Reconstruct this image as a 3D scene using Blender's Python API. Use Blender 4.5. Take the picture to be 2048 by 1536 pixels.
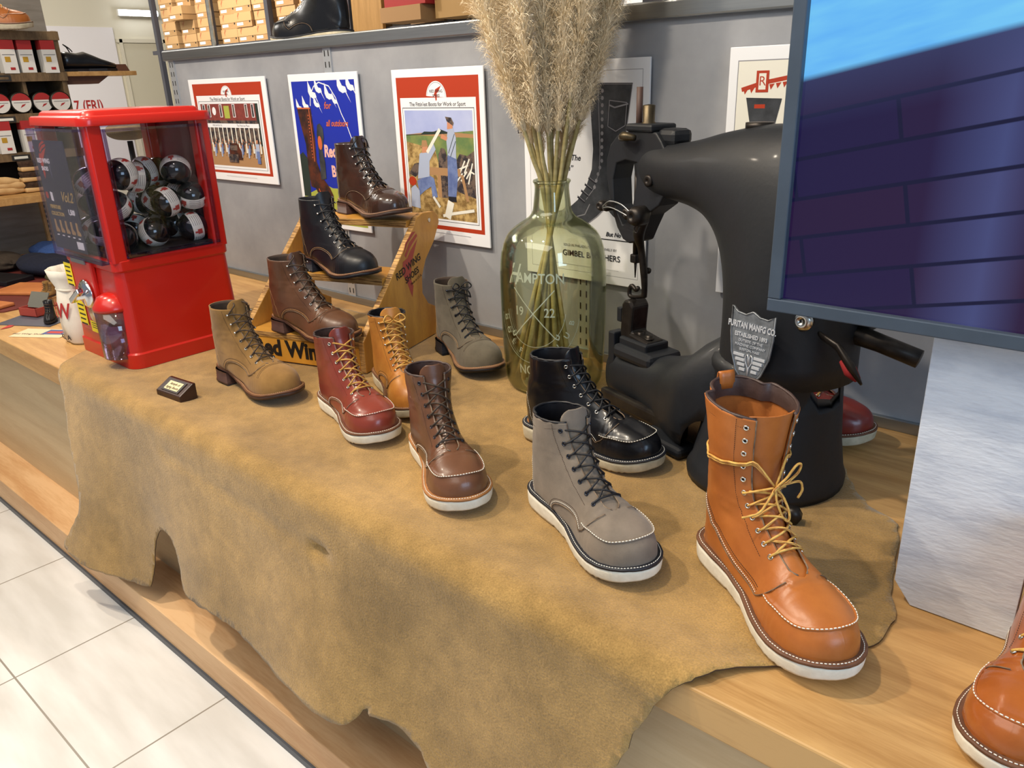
import bpy, bmesh, math, random
import numpy as np
from mathutils import Vector, Matrix, noise
from mathutils.geometry import delaunay_2d_cdt
for o in list(bpy.data.objects): bpy.data.objects.remove(o, do_unlink=True)
random.seed(7)
SC = bpy.context.scene
COL = SC.collection
PI = math.pi
# ---------- camera ----------
cam = bpy.data.objects.new('camera', bpy.data.cameras.new('camera'))
COL.objects.link(cam)
cam.data.sensor_width = 36; cam.data.lens = 1570/2048*36
cam.data.clip_start = .02
_p, _y, _r = [math.radians(a) for a in (-21.1, -41.6, -1.95)]
_f = Vector((math.sin(_y)*math.cos(_p), math.cos(_y)*math.cos(_p), math.sin(_p)))
_rt = Vector((math.cos(_y), -math.sin(_y), 0)); _up = _rt.cross(_f)
_rt2 = _rt*math.cos(_r)+_up*math.sin(_r); _up2 = _up*math.cos(_r)-_rt*math.sin(_r)
cam.matrix_world = Matrix(((_rt2.x, _up2.x, -_f.x, 0), (_rt2.y, _up2.y, -_f.y, 0), (_rt2.z, _up2.z, -_f.z, .66), (0, 0, 0, 1)))
SC.camera = cam
# ---------- colour management, world, main lights ----------
vs = SC.view_settings
SC.display_settings.display_device = 'sRGB'
vs.view_transform = 'Standard'; vs.look = 'None'; vs.gamma = 1; vs.use_curve_mapping = False
vs.exposure = 0.0
w = bpy.data.worlds.new('world'); SC.world = w; w.use_nodes = True
w.node_tree.nodes['Background'].inputs[0].default_value = (.80, .88, 1.0, 1)
w.node_tree.nodes['Background'].inputs[1].default_value = .28
def area(name, loc, target, size, power, color, sy=None, spread=None):
    l = bpy.data.lights.new(name, 'AREA'); l.energy = power; l.color = color
    l.shape = 'RECTANGLE' if sy else 'DISK'; l.size = size
    if sy: l.size_y = sy
    if spread: l.spread = spread
    o = bpy.data.objects.new(name, l); COL.objects.link(o); o.location = loc
    o.rotation_euler = (Vector(target)-Vector(loc)).to_track_quat('-Z', 'Y').to_euler()
    return o
WARM = (1.0, .86, .68); NEUT = (1, .95, .88)
area('track_spot', (-1.85, .15, 2.05), (-1.15, .95, 0), .07, 30, WARM)
area('track_spot', (-3.0, .25, 2.05), (-2.2, 1.0, 0), .07, 21, WARM)
area('track_spot', (-1.0, .30, 2.05), (-.4, 1.0, 0), .07, 21, WARM)
area('track_spot', (-4.6, 1.6, 2.05), (-4.4, 2.9, .9), .12, 42, WARM)
area('ceiling_fill', (-1.2, -1.0, 2.1), (-1.2, -.6, -.6), 3.2, 36, NEUT, 1.2)  # soft fill added overhead to brighten the bench front, not a real fitting
area('shop_window', (1.9, -.2, 1.1), (-.8, 1.4, .4), 1.5, 40, (.50, .73, 1.0), 1.3)
area('aisle_light', (-5.2, 1.2, 2.1), (-5.2, 1.4, 0), 1.5, 50, NEUT, 1.5)
# ---------- materials ----------
def lin(c):
    if isinstance(c, str): c = [int(c[i:i+2], 16)/255 for i in (0, 2, 4)]
    return tuple((v/12.92 if v <= .04045 else ((v+.055)/1.055)**2.4) for v in c[:3])+(1,)
MATS = {}
def mat(name, c, rough=.5, c2=None, nscale=8, bump=0, bscale=60, metal=0, coat=0, trans=0, ior=1.45, sheen=0, emit=0, alpha=1, stretch=None, detail=6, spec=.5, bdist=.002, contrast=(.35, .65), wscale=None):
    if name in MATS: return MATS[name]
    m = bpy.data.materials.new(name); m.use_nodes = True; MATS[name] = m
    nt = m.node_tree; b = nt.nodes['Principled BSDF']; I = b.inputs
    I['Base Color'].default_value = lin(c); I['Roughness'].default_value = rough; I['Metallic'].default_value = metal
    I['Coat Weight'].default_value = coat; I['Coat Roughness'].default_value = .12
    I['Transmission Weight'].default_value = trans; I['IOR'].default_value = ior
    I['Sheen Weight'].default_value = sheen; I['Sheen Roughness'].default_value = .5; I['Alpha'].default_value = alpha
    I['Specular IOR Level'].default_value = spec
    if emit: I['Emission Color'].default_value = lin(c); I['Emission Strength'].default_value = emit
    tc = nt.nodes.new('ShaderNodeTexCoord'); vec = tc.outputs['Object']
    if stretch:
        mp = nt.nodes.new('ShaderNodeMapping'); mp.inputs['Scale'].default_value = stretch
        nt.links.new(vec, mp.inputs['Vector']); vec = mp.outputs['Vector']
    if c2:
        n = nt.nodes.new('ShaderNodeTexNoise'); n.inputs['Scale'].default_value = nscale; n.inputs['Detail'].default_value = detail
        n.inputs['Roughness'].default_value = .62
        r = nt.nodes.new('ShaderNodeValToRGB'); r.color_ramp.elements[0].position = contrast[0]; r.color_ramp.elements[1].position = contrast[1]
        r.color_ramp.elements[0].color = lin(c2); r.color_ramp.elements[1].color = lin(c)
        nt.links.new(vec, n.inputs['Vector']); nt.links.new(n.outputs['Fac'], r.inputs['Fac']); nt.links.new(r.outputs['Color'], I['Base Color'])
    if bump:
        n2 = nt.nodes.new('ShaderNodeTexNoise'); n2.inputs['Scale'].default_value = bscale; n2.inputs['Detail'].default_value = 5
        bp = nt.nodes.new('ShaderNodeBump'); bp.inputs['Strength'].default_value = bump; bp.inputs['Distance'].default_value = bdist
        nt.links.new(vec, n2.inputs['Vector']); nt.links.new(n2.outputs['Fac'], bp.inputs['Height']); nt.links.new(bp.outputs['Normal'], I['Normal'])
    return m
def wood(name, c, c2, scale=(1.2, 14, 14), rough=.45, c3=None, bump=.12):
    """plank wood: stretched rings"""
    if name in MATS: return MATS[name]
    m = mat(name, c, rough, bump=0); nt = m.node_tree; b = nt.nodes['Principled BSDF']
    tc = nt.nodes.new('ShaderNodeTexCoord'); mp = nt.nodes.new('ShaderNodeMapping'); mp.inputs['Scale'].default_value = scale
    n = nt.nodes.new('ShaderNodeTexNoise'); n.inputs['Scale'].default_value = 2.2; n.inputs['Detail'].default_value = 8; n.inputs['Distortion'].default_value = .6
    n3 = nt.nodes.new('ShaderNodeTexNoise'); n3.inputs['Scale'].default_value = 26; n3.inputs['Detail'].default_value = 3
    mx = nt.nodes.new('ShaderNodeMath'); mx.operation = 'MULTIPLY_ADD'; mx.inputs[1].default_value = .35
    r = nt.nodes.new('ShaderNodeValToRGB'); r.color_ramp.elements[0].position = .48; r.color_ramp.elements[1].position = .82
    r.color_ramp.elements[0].color = lin(c2); r.color_ramp.elements[1].color = lin(c)
    L = nt.links.new
    L(tc.outputs['Object'], mp.inputs['Vector']); L(mp.outputs['Vector'], n.inputs['Vector']); L(mp.outputs['Vector'], n3.inputs['Vector'])
    L(n3.outputs['Fac'], mx.inputs[0]); L(n.outputs['Fac'], mx.inputs[2]); L(mx.outputs[0], r.inputs['Fac']); L(r.outputs['Color'], b.inputs['Base Color'])
    bp = nt.nodes.new('ShaderNodeBump'); bp.inputs['Strength'].default_value = bump; bp.inputs['Distance'].default_value = .002
    L(mx.outputs[0], bp.inputs['Height']); L(bp.outputs['Normal'], b.inputs['Normal'])
    return m
# ---------- mesh building ----------
class MB:
    def __init__(s): s.v = []; s.f = []; s.m = []; s.mi = 0; s.sm = []; s.smooth = True
    def mat(s, i): s.mi = i; return s
    def add(s, vs, fs, M=None, smooth=None):
        o = len(s.v)
        for p in vs:
            p = Vector(p)
            s.v.append(M @ p if M else p)
        for f in fs: s.f.append([o+i for i in f]); s.m.append(s.mi); s.sm.append(s.smooth if smooth is None else smooth)
        return s
    def box(s, c, d, M=None, bev=0):
        x, y, z = [q/2 for q in d]
        if bev:
            b = min(bev, x*.9, y*.9, z*.9); bm = bmesh.new(); bmesh.ops.create_cube(bm, size=1)
            for v in bm.verts: v.co = Vector((v.co.x*2*x, v.co.y*2*y, v.co.z*2*z))
            bmesh.ops.bevel(bm, geom=bm.edges[:], offset=b, segments=2, affect='EDGES', profile=.5)
            bm.verts.index_update()
            vs = [v.co+Vector(c) for v in bm.verts]; fs = [[v.index for v in f.verts] for f in bm.faces]; bm.free()
            return s.add(vs, fs, M, False)
        vs = [(c[0]+i*x, c[1]+j*y, c[2]+k*z) for i in (-1, 1) for j in (-1, 1) for k in (-1, 1)]
        return s.add(vs, [(0, 1, 3, 2), (4, 6, 7, 5), (0, 4, 5, 1), (2, 3, 7, 6), (0, 2, 6, 4), (1, 5, 7, 3)], M, False)
    def prism(s, poly, h0, h1, M=None, smooth=False):
        """poly in xy (ccw), extruded along z"""
        n = len(poly); vs = [(p[0], p[1], h0) for p in poly]+[(p[0], p[1], h1) for p in poly]
        return s.add(vs, [tuple(range(n))[::-1], tuple(range(n, 2*n))]+[(i, (i+1) % n, n+(i+1) % n, n+i) for i in range(n)], M, smooth)
    def poly(s, poly, z=0, M=None):
        return s.add([(p[0], p[1], z) for p in poly], [tuple(range(len(poly)))], M, False)
    def tube(s, path, r, n=8, caps=True, closed=False, M=None, flat=1.0):
        P = [Vector(p) for p in path]; N = len(P); rs = r if hasattr(r, '__len__') else [r]*N
        vs = []; prev = None
        for i in range(N):
            a = P[(i-1) % N] if (closed or i) else P[0]; b = P[(i+1) % N] if (closed or i < N-1) else P[-1]
            t = (b-a)
            t = t.normalized() if t.length > 1e-9 else Vector((0, 0, 1))
            if prev is None: u = t.orthogonal().normalized()
            else:
                u = prev-t*prev.dot(t)
                u = u.normalized() if u.length > 1e-6 else t.orthogonal().normalized()
            prev = u; w_ = t.cross(u)
            for k in range(n):
                q = 2*PI*k/n; vs.append(P[i]+(u*math.cos(q)+w_*math.sin(q)*flat)*rs[i])
        fs = [(i*n+k, i*n+(k+1) % n, ((i+1) % N)*n+(k+1) % n, ((i+1) % N)*n+k) for i in range(N if closed else N-1) for k in range(n)]
        if caps and not closed: fs += [tuple(range(n))[::-1], tuple(range((N-1)*n, N*n))]
        return s.add(vs, fs, M)
    def lathe(s, prof, n=32, M=None, cap=True, smooth=True):
        vs = [(r*math.cos(2*PI*k/n), r*math.sin(2*PI*k/n), z) for r, z in prof for k in range(n)]
        N = len(prof)
        fs = [(i*n+k, i*n+(k+1) % n, (i+1)*n+(k+1) % n, (i+1)*n+k) for i in range(N-1) for k in range(n)]
        if cap: fs += [tuple(range(n))[::-1], tuple(range((N-1)*n, N*n))]
        return s.add(vs, fs, M, smooth)
    def grid(s, G, M=None, flip=False):
        R, C = len(G), len(G[0]); vs = [p for row in G for p in row]
        fs = [(i*C+j, i*C+j+1, (i+1)*C+j+1, (i+1)*C+j) for i in range(R-1) for j in range(C-1)]
        if flip: fs = [f[::-1] for f in fs]
        return s.add(vs, fs, M)
    def sphere(s, c, r, n=12, M=None, sc=(1, 1, 1)):
        G = [[(c[0]+r*sc[0]*math.sin(PI*i/n)*math.cos(2*PI*j/(2*n)), c[1]+r*sc[1]*math.sin(PI*i/n)*math.sin(2*PI*j/(2*n)), c[2]-r*sc[2]*math.cos(PI*i/n)) for j in range(2*n+1)] for i in range(n+1)]
        return s.grid(G, M)
    def text(s, txt, size, M, bold=0, ext=.0002, shear=0, align='CENTER', sx=1, space=1):
        cu = bpy.data.curves.new('t', 'FONT'); cu.body = txt; cu.size = size; cu.offset = bold; cu.extrude = ext; cu.shear = shear
        cu.align_x = align; cu.align_y = 'CENTER'; cu.resolution_u = 3; cu.space_character = space
        o = bpy.data.objects.new('t', cu); COL.objects.link(o)
        dg = bpy.context.evaluated_depsgraph_get(); dg.update()
        me = bpy.data.meshes.new_from_object(o.evaluated_get(dg))
        s.add([(v.co.x*sx, v.co.y, v.co.z) for v in me.vertices], [tuple(p.vertices) for p in me.polygons], M, False)
        bpy.data.objects.remove(o); bpy.data.curves.remove(cu); bpy.data.meshes.remove(me)
        return s
    def build(s, name, mats, parent=None, weld=0, recalc=False, bevel=0, solid=0, solid_mo=0, sub=0, loc=None):
        me = bpy.data.meshes.new(name)
        vs = s.v
        me.from_pydata([tuple(p) for p in vs], [], s.f)
        if not isinstance(mats, (list, tuple)): mats = [mats]
        for m in mats: me.materials.append(m)
        me.polygons.foreach_set('material_index', [min(i, len(mats)-1) for i in s.m]); me.polygons.foreach_set('use_smooth', s.sm)
        if weld or recalc:
            bm = bmesh.new(); bm.from_mesh(me)
            if weld: bmesh.ops.remove_doubles(bm, verts=bm.verts, dist=weld); bmesh.ops.dissolve_degenerate(bm, edges=bm.edges, dist=1e-6)
            if recalc: bmesh.ops.recalc_face_normals(bm, faces=bm.faces)
            bm.to_mesh(me); bm.free()
        me.update(); me.validate()
        o = bpy.data.objects.new(name, me); COL.objects.link(o)
        if parent: o.parent = parent
        if loc is not None: o.location = loc
        if bevel:
            md = o.modifiers.new('bevel', 'BEVEL'); md.width = bevel; md.segments = 2; md.limit_method = 'ANGLE'; md.angle_limit = .7
        if solid:
            md = o.modifiers.new('thickness', 'SOLIDIFY'); md.thickness = abs(solid); md.offset = -1 if solid > 0 else 1
            md.material_offset = solid_mo; md.use_even_offset = False
        if sub:
            md = o.modifiers.new('smooth', 'SUBSURF'); md.levels = sub; md.render_levels = sub
        return o
def T(x=0, y=0, z=0, rz=0, rx=0, ry=0): return Matrix.Translation((x, y, z)) @ Matrix.Rotation(rz, 4, 'Z') @ Matrix.Rotation(ry, 4, 'Y') @ Matrix.Rotation(rx, 4, 'X')
def frame(o, x, y, z=None):
    """matrix with local x, y axes given"""
    x = Vector(x).normalized(); y = Vector(y); z = x.cross(y).normalized(); y = z.cross(x)
    M = Matrix(((x.x, y.x, z.x, o[0]), (x.y, y.y, z.y, o[1]), (x.z, y.z, z.z, o[2]), (0, 0, 0, 1)))
    return M
def tag(o, label, cat, group=None, kind=None):
    o['label'] = label; o['category'] = cat
    if group: o['group'] = group
    if kind: o['kind'] = kind
    return o
def thing(name, label, cat, loc=(0, 0, 0), rz=0, group=None):
    o = bpy.data.objects.new(name, None); COL.objects.link(o); o.location = loc; o.rotation_euler = (0, 0, rz); o.empty_display_size = .05
    return tag(o, label, cat, group)
def struct(o, label=None):
    o['kind'] = 'structure'
    if label: o['label'] = label
    return o
def copytree(src, loc=None, rz=None, label=None):
    r = src.copy(); COL.objects.link(r)
    if loc is not None: r.location = loc
    if rz is not None: r.rotation_euler = (0, 0, rz)
    if label: r['label'] = label
    for ch in [c for c in bpy.data.objects if c.parent == src]:
        c = ch.copy(); COL.objects.link(c); c.parent = r
        for g in [g for g in bpy.data.objects if g.parent == ch]:
            d = g.copy(); COL.objects.link(d); d.parent = c
    return r
def smooth_path(pts, n):
    pts = np.array([tuple(p) for p in pts], float); ts = list(range(len(pts)))
    return [tuple(cr(ts, pts, q)) for q in np.linspace(0, len(pts)-1, n)]
# ---------- boot form (numpy, centimetres; x to the toe, y to the left, z up, heel at the origin) ----------
def cr(ts, K, t):
    """catmull-rom through the rows of K at parameters ts"""
    K = np.asarray(K, float); n = len(ts)
    i = min(max(int(np.searchsorted(ts, t, side='right')) - 1, 0), n - 2)
    h = ts[i+1] - ts[i]; u = (t - ts[i]) / h
    def m(j):
        if j == 0: return (K[1]-K[0]) / (ts[1]-ts[0])
        if j == n-1: return (K[-1]-K[-2]) / (ts[-1]-ts[-2])
        return (K[j+1]-K[j-1]) / (ts[j+1]-ts[j-1])
    a, b = K[i], K[i+1]; ma, mb = m(i)*h, m(i+1)*h
    return (2*u**3-3*u**2+1)*a + (u**3-2*u**2+u)*ma + (-2*u**3+3*u**2)*b + (u**3-u**2)*mb
def interp_s(x, xs, ys):
    return float(np.interp(x, xs, ys))
FX = [0, .25, .8, 1.6, 3, 6, 10, 14, 18, 21, 23, 25, 27, 28.2, 28.9, 29.2, 29.3]
FO = [0, 1.15, 2.05, 2.7, 3.15, 3.35, 3.35, 3.9, 4.75, 5.15, 5.15, 4.75, 3.75, 2.75, 1.75, .95, 0]
FI = [0, 1.15, 2.05, 2.7, 3.05, 3.05, 2.75, 3.1, 4.2, 4.8, 4.95, 4.75, 3.95, 3.0, 1.9, 1.0, 0]
def foot(x, side):
    return interp_s(x, FX, FO if side > 0 else FI)
def zs_wedge(x):        # top of the sole
    return interp_s(x, [0, 8, 14, 19, 23, 26, 29.9], [3.3, 3.1, 2.6, 2.25, 2.4, 2.75, 3.5])
def zs_heel(x):
    return interp_s(x, [0, 7, 10, 14, 18, 22, 25, 29.9], [3.9, 3.7, 3.0, 2.1, 1.7, 1.95, 2.4, 3.5])
def zb_wedge(x):        # underside
    return interp_s(x, [0, 1.2, 19, 22, 25, 28, 30], [.25, 0, 0, .1, .4, .95, 1.5])
def zb_heel(x):
    return interp_s(x, [0, 7, 10, 14, 17, 20, 23, 26, 30], [3.0, 2.8, 2.1, 1.2, .55, .6, .95, 1.5, 2.4])
SIX = [ # Ax, Az, Bx, Bz(None = sole), W, m, p
 [29.3, 0, 29.3, None, None, 1, 2.2],
 [29.15, 4.6, 29.15, None, None, 1, 2.2],
 [28.6, 5.9, 28.6, None, None, 1, 2.3],
 [27.4, 6.75, 27.4, None, None, 1, 2.4],
 [25, 7.5, 25, None, None, 1, 2.5],
 [22, 8.15, 21.6, None, None, 1, 2.35],
 [19.6, 9.25, 17.5, None, None, .99, 2.1],
 [17.2, 10.9, 11.5, None, 3.85, .9, 1.9],
 [15.4, 12.4, 6, None, 3.65, .72, 1.95],
 [14.2, 13.9, 2.0, None, 3.55, .6, 2.0],
 [13.6, 14.7, .7, None, 3.55, .57, 2.0],
 [13.3, 15.1, .45, 4.4, 3.55, .55, 2.0],
 [12.9, 15.6, .1, 6.5, 3.55, .5, 2.1],
 [12.5, 16.3, .5, 10, 3.65, .5, 2.1],
 [12.1, 17.2, 1.4, 13.5, 3.85, .5, 2.1],
 [11.9, 18.1, 1.6, 17.4, 4.05, .5, 2.1]]
TALL = SIX[:13] + [
 [12.6, 17.0, .6, 10, 3.7, .5, 2.1],
 [12.4, 18.9, 1.0, 14, 4.1, .5, 2.1],
 [12.5, 20.8, .9, 18.4, 4.55, .5, 2.1],
 [12.8, 23.4, .4, 23.0, 4.95, .5, 2.1],
 [13.1, 25.4, .1, 26.4, 5.3, .5, 2.1]]
KS = [0, .25, .7, 1.2, 2, 3, 4, 5, 6, 7, 7.6, 8, 8.6, 9.4, 10.2, 11, 11.9, 12.8]
class Form:
    def __init__(self, heeled=False, tall=False, slope=0.0, top=None):
        self.heeled = heeled; self.tall = tall
        self.zs = zs_heel if heeled else zs_wedge
        self.zb = zb_heel if heeled else zb_wedge
        K = [list(k) for k in (TALL if tall else SIX)]
        if top: # scale the shaft height
            for k in K:
                if k[1] > 12: k[1] = 12 + (k[1]-12)*top
                if k[3] and k[3] > 6: k[3] = 6 + (k[3]-6)*top
        for k in K:
            dz = self.zs(k[2]) - zs_wedge(k[2])
            if k[2] > 8: k[1] += dz * (1 if k[2] > 14 else .5)
            if k[3] is None: k[3] = self.zs(k[2])
            if k[4] is None: k[4] = 4.3 if k[2] < 20 else 4.9
        K[0][1] = self.zs(29.3)
        self.K = K; self.ts = KS[:len(K)]
        self.smax = self.ts[-1]
        zz = [k[3] for k in K[10:]]; xx = [k[2] for k in K[10:]]
        self.bz, self.bx = zz, xx
        # rows
        S = []
        cnt = [5, 6, 5, 6, 9, 9, 9, 8, 8, 4, 3, 4, 5, 6, 6, 7, 7]
        for i in range(len(K)-1):
            for j in range(cnt[i]): S.append(self.ts[i] + (self.ts[i+1]-self.ts[i])*j/cnt[i])
        S.append(self.ts[-1]); self.S = np.array(S)
        self.NJ = 61
        self.dense = {sd: [self.section(s, sd) for s in self.S] for sd in (1, -1)}
        self.arc = {sd: [np.concatenate([[0], np.cumsum(np.linalg.norm(np.diff(c, axis=0), axis=1))]) for c in self.dense[sd]] for sd in (1, -1)}
        self.G = {}
        for sd in (1, -1):
            g = np.zeros((len(S), 48, 3))
            for i in range(len(S)):
                g[i] = self.resample(sd, i, 0, 48)
            for it in range(3):     # fairing
                h = g.copy()
                h[1:-1, 1:-1] = (g[:-2, 1:-1] + g[2:, 1:-1] + g[1:-1, :-2] + g[1:-1, 2:] + 2*g[1:-1, 1:-1]) / 6
                g = h
            self.G[sd] = g
    def section(self, s, sd):
        ax, az, bx, bz, W, m, p = cr(self.ts, self.K, s)
        f = foot(min(max(bx, 0), 29.3), sd)
        wa = min(max((s - 3.8) / 1.6, 0), 1); wa = wa*wa*(3-2*wa)
        ymax = f*(1-wa) + W*wa if s > 3.8 else f
        if s < 7.6: yend = f
        elif s < 8: yend = f*(8-s)/.4
        else: yend = 0
        m = min(m, 1.0)
        th = np.linspace(0, 1, 90); r = (1-np.cos(th*np.pi))/2
        y = np.zeros_like(r)
        for k, q in enumerate(r):
            if q <= m or m > .999: y[k] = ymax*max(1-(1-min(q/m, 1))**p, 0)**(1/p)
            else:
                e = (q-m)/(1-m); y[k] = yend + (ymax-yend)*max(1-e**2.1, 0)**(1/2.1)
        x = ax+(bx-ax)*r; z = az+(bz-az)*r
        for k in range(len(r)):
            if s > 6:
                xb = np.interp(z[k], self.bz, self.bx); d = x[k]-xb; R = 3.1 if z[k] < 8 else 3.5
                if d < R: y[k] = min(y[k], R*math.sqrt(max(1-(1-max(d, 0)/R)**2, 0)))
        return np.stack([x, y*sd, z], 1)
    def resample(self, sd, i, l0, n, off=0):
        c = self.dense[sd][i]; a = self.arc[sd][i]
        L = np.linspace(min(l0, a[-1]*.95), a[-1], n)
        return np.stack([np.interp(L, a, c[:, k]) for k in range(3)], 1)
    def P(self, s, a, sd):
        """point on the faired surface, a = 0 ridge .. 1 sole"""
        g = self.G[sd]; i = np.interp(s, self.S, np.arange(len(self.S))); j = a*47
        i0 = int(min(i, len(self.S)-2)); j0 = int(min(j, 46)); u = i-i0; v = j-j0
        return (g[i0, j0]*(1-u)*(1-v)+g[i0+1, j0]*u*(1-v)+g[i0, j0+1]*(1-u)*v+g[i0+1, j0+1]*u*v)
    def N(self, s, a, sd):
        e = .02
        du = self.P(min(s+.15, self.smax), a, sd)-self.P(max(s-.15, 0), a, sd)
        dv = self.P(s, min(a+e, 1), sd)-self.P(s, max(a-e, 0), sd)
        n = np.cross(du, dv)*sd
        n = n/(np.linalg.norm(n)+1e-9)
        c = np.array([min(self.P(s, .5, sd)[0], 26), 0, self.P(s, .5, sd)[2]*.9])
        if np.dot(n, self.P(s, a, sd)-c) < 0: n = -n
        return n
    def alen(self, s, sd):
        i = int(np.argmin(abs(self.S-s))); return self.arc[sd][i][-1]
    def PL(self, s, l, sd, off=0):
        a = min(l/self.alen(s, sd), 1); return self.P(s, a, sd)+self.N(s, a, sd)*off
    def _fine(self, sd):
        if not hasattr(self, 'fine'): self.fine = {}
        if sd not in self.fine:
            ss = np.linspace(0.05, self.smax, 260); aa = np.linspace(0, 1, 110)
            self.fine[sd] = (ss, aa, np.array([[self.P(s, a, sd) for a in aa] for s in ss]))
        return self.fine[sd]
    def side_curve(self, pts, sd, off=0.05, n=40, plan=False):
        """curve drawn in side view (x,z) or plan (x,y) laid on the surface"""
        pts = np.array(pts, float); t = np.arange(len(pts), dtype=float)
        ss, aa, F = self._fine(sd); ix = (0, 1) if plan else (0, 2); out = []
        flat = F.reshape(-1, 3)
        A = np.tile(aa, len(ss))
        mask = (A < .62) if plan else (A > .1)
        for q in np.linspace(0, len(pts)-1, n):
            p = cr(t, pts, q)
            tgt = np.array([p[0], p[1]*sd if plan else p[1]])
            d = ((flat[:, ix]-tgt)**2).sum(1)+np.where(mask, 0, 100)
            k = np.argsort(d)[:6]; w = 1/(d[k]+1e-3)
            s = (ss[k//len(aa)]*w).sum()/w.sum(); a = (aa[k % len(aa)]*w).sum()/w.sum()
            out.append((s, a))
        out = np.array(out)
        for it in range(2): out[1:-1] = (out[:-2]+out[2:]+2*out[1:-1])/4
        P_ = np.array([self.P(s, a, sd) for s, a in out]); N_ = np.array([self.N(s, a, sd) for s, a in out])
        return P_+N_*off, N_
    def outline(self, off, n=72):
        """outline of the sole, ccw"""
        xs = 14.65-14.65*np.cos(np.linspace(0, np.pi, n//2))
        L = [(x, foot(x, 1)) for x in xs]; R = [(x, -foot(x, -1)) for x in xs[::-1]][1:-1]
        p = np.array(L+R)[::-1]
        d = np.roll(p, -1, 0)-np.roll(p, 1, 0); d /= np.linalg.norm(d, axis=1)[:, None]
        q = p+np.stack([d[:, 1], -d[:, 0]], 1)*off
        return q
# ---------- boots ----------
FORMS = {}
def form(kind):
    if kind not in FORMS: FORMS[kind] = Form(heeled=kind.startswith('heeled'), tall=kind == 'tall', top=1.1 if kind.startswith('heeled') else None)
    return FORMS[kind]
def leather(name, c, c2, rough=.38, suede=False, nscale=14, coat=0.0):
    if suede: return mat(name, c, .95, c2, nscale, bump=.5, bscale=900, sheen=.12, bdist=.0006, spec=.2)
    return mat(name, c, rough, c2, nscale, bump=.18, bscale=350, coat=coat, bdist=.0006)
def resamp(P, n):
    P = np.array(P, float); a = np.concatenate([[0], np.cumsum(np.linalg.norm(np.diff(P, axis=0), axis=1))])
    L = np.linspace(0, a[-1], n); return np.stack([np.interp(L, a, P[:, k]) for k in range(3)], 1)
def plen(P):
    P = np.array(P); return np.linalg.norm(np.diff(P, axis=0), axis=1).sum()
def dashes(mb, P, k, pitch=.42, fill=.66, r=.05, lift=None):
    """row of stitches along path P (cm)"""
    L = plen(P); n = max(int(L/pitch), 1); Q = resamp(P, n*6+1)
    m = max(2, int(round(6*fill)))
    for i in range(n):
        seg = Q[i*6:i*6+m+1]
        mb.tube([tuple(q*k) for q in seg], [r*k*.7]+[r*k]*(len(seg)-2)+[r*k*.7], 4)
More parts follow.
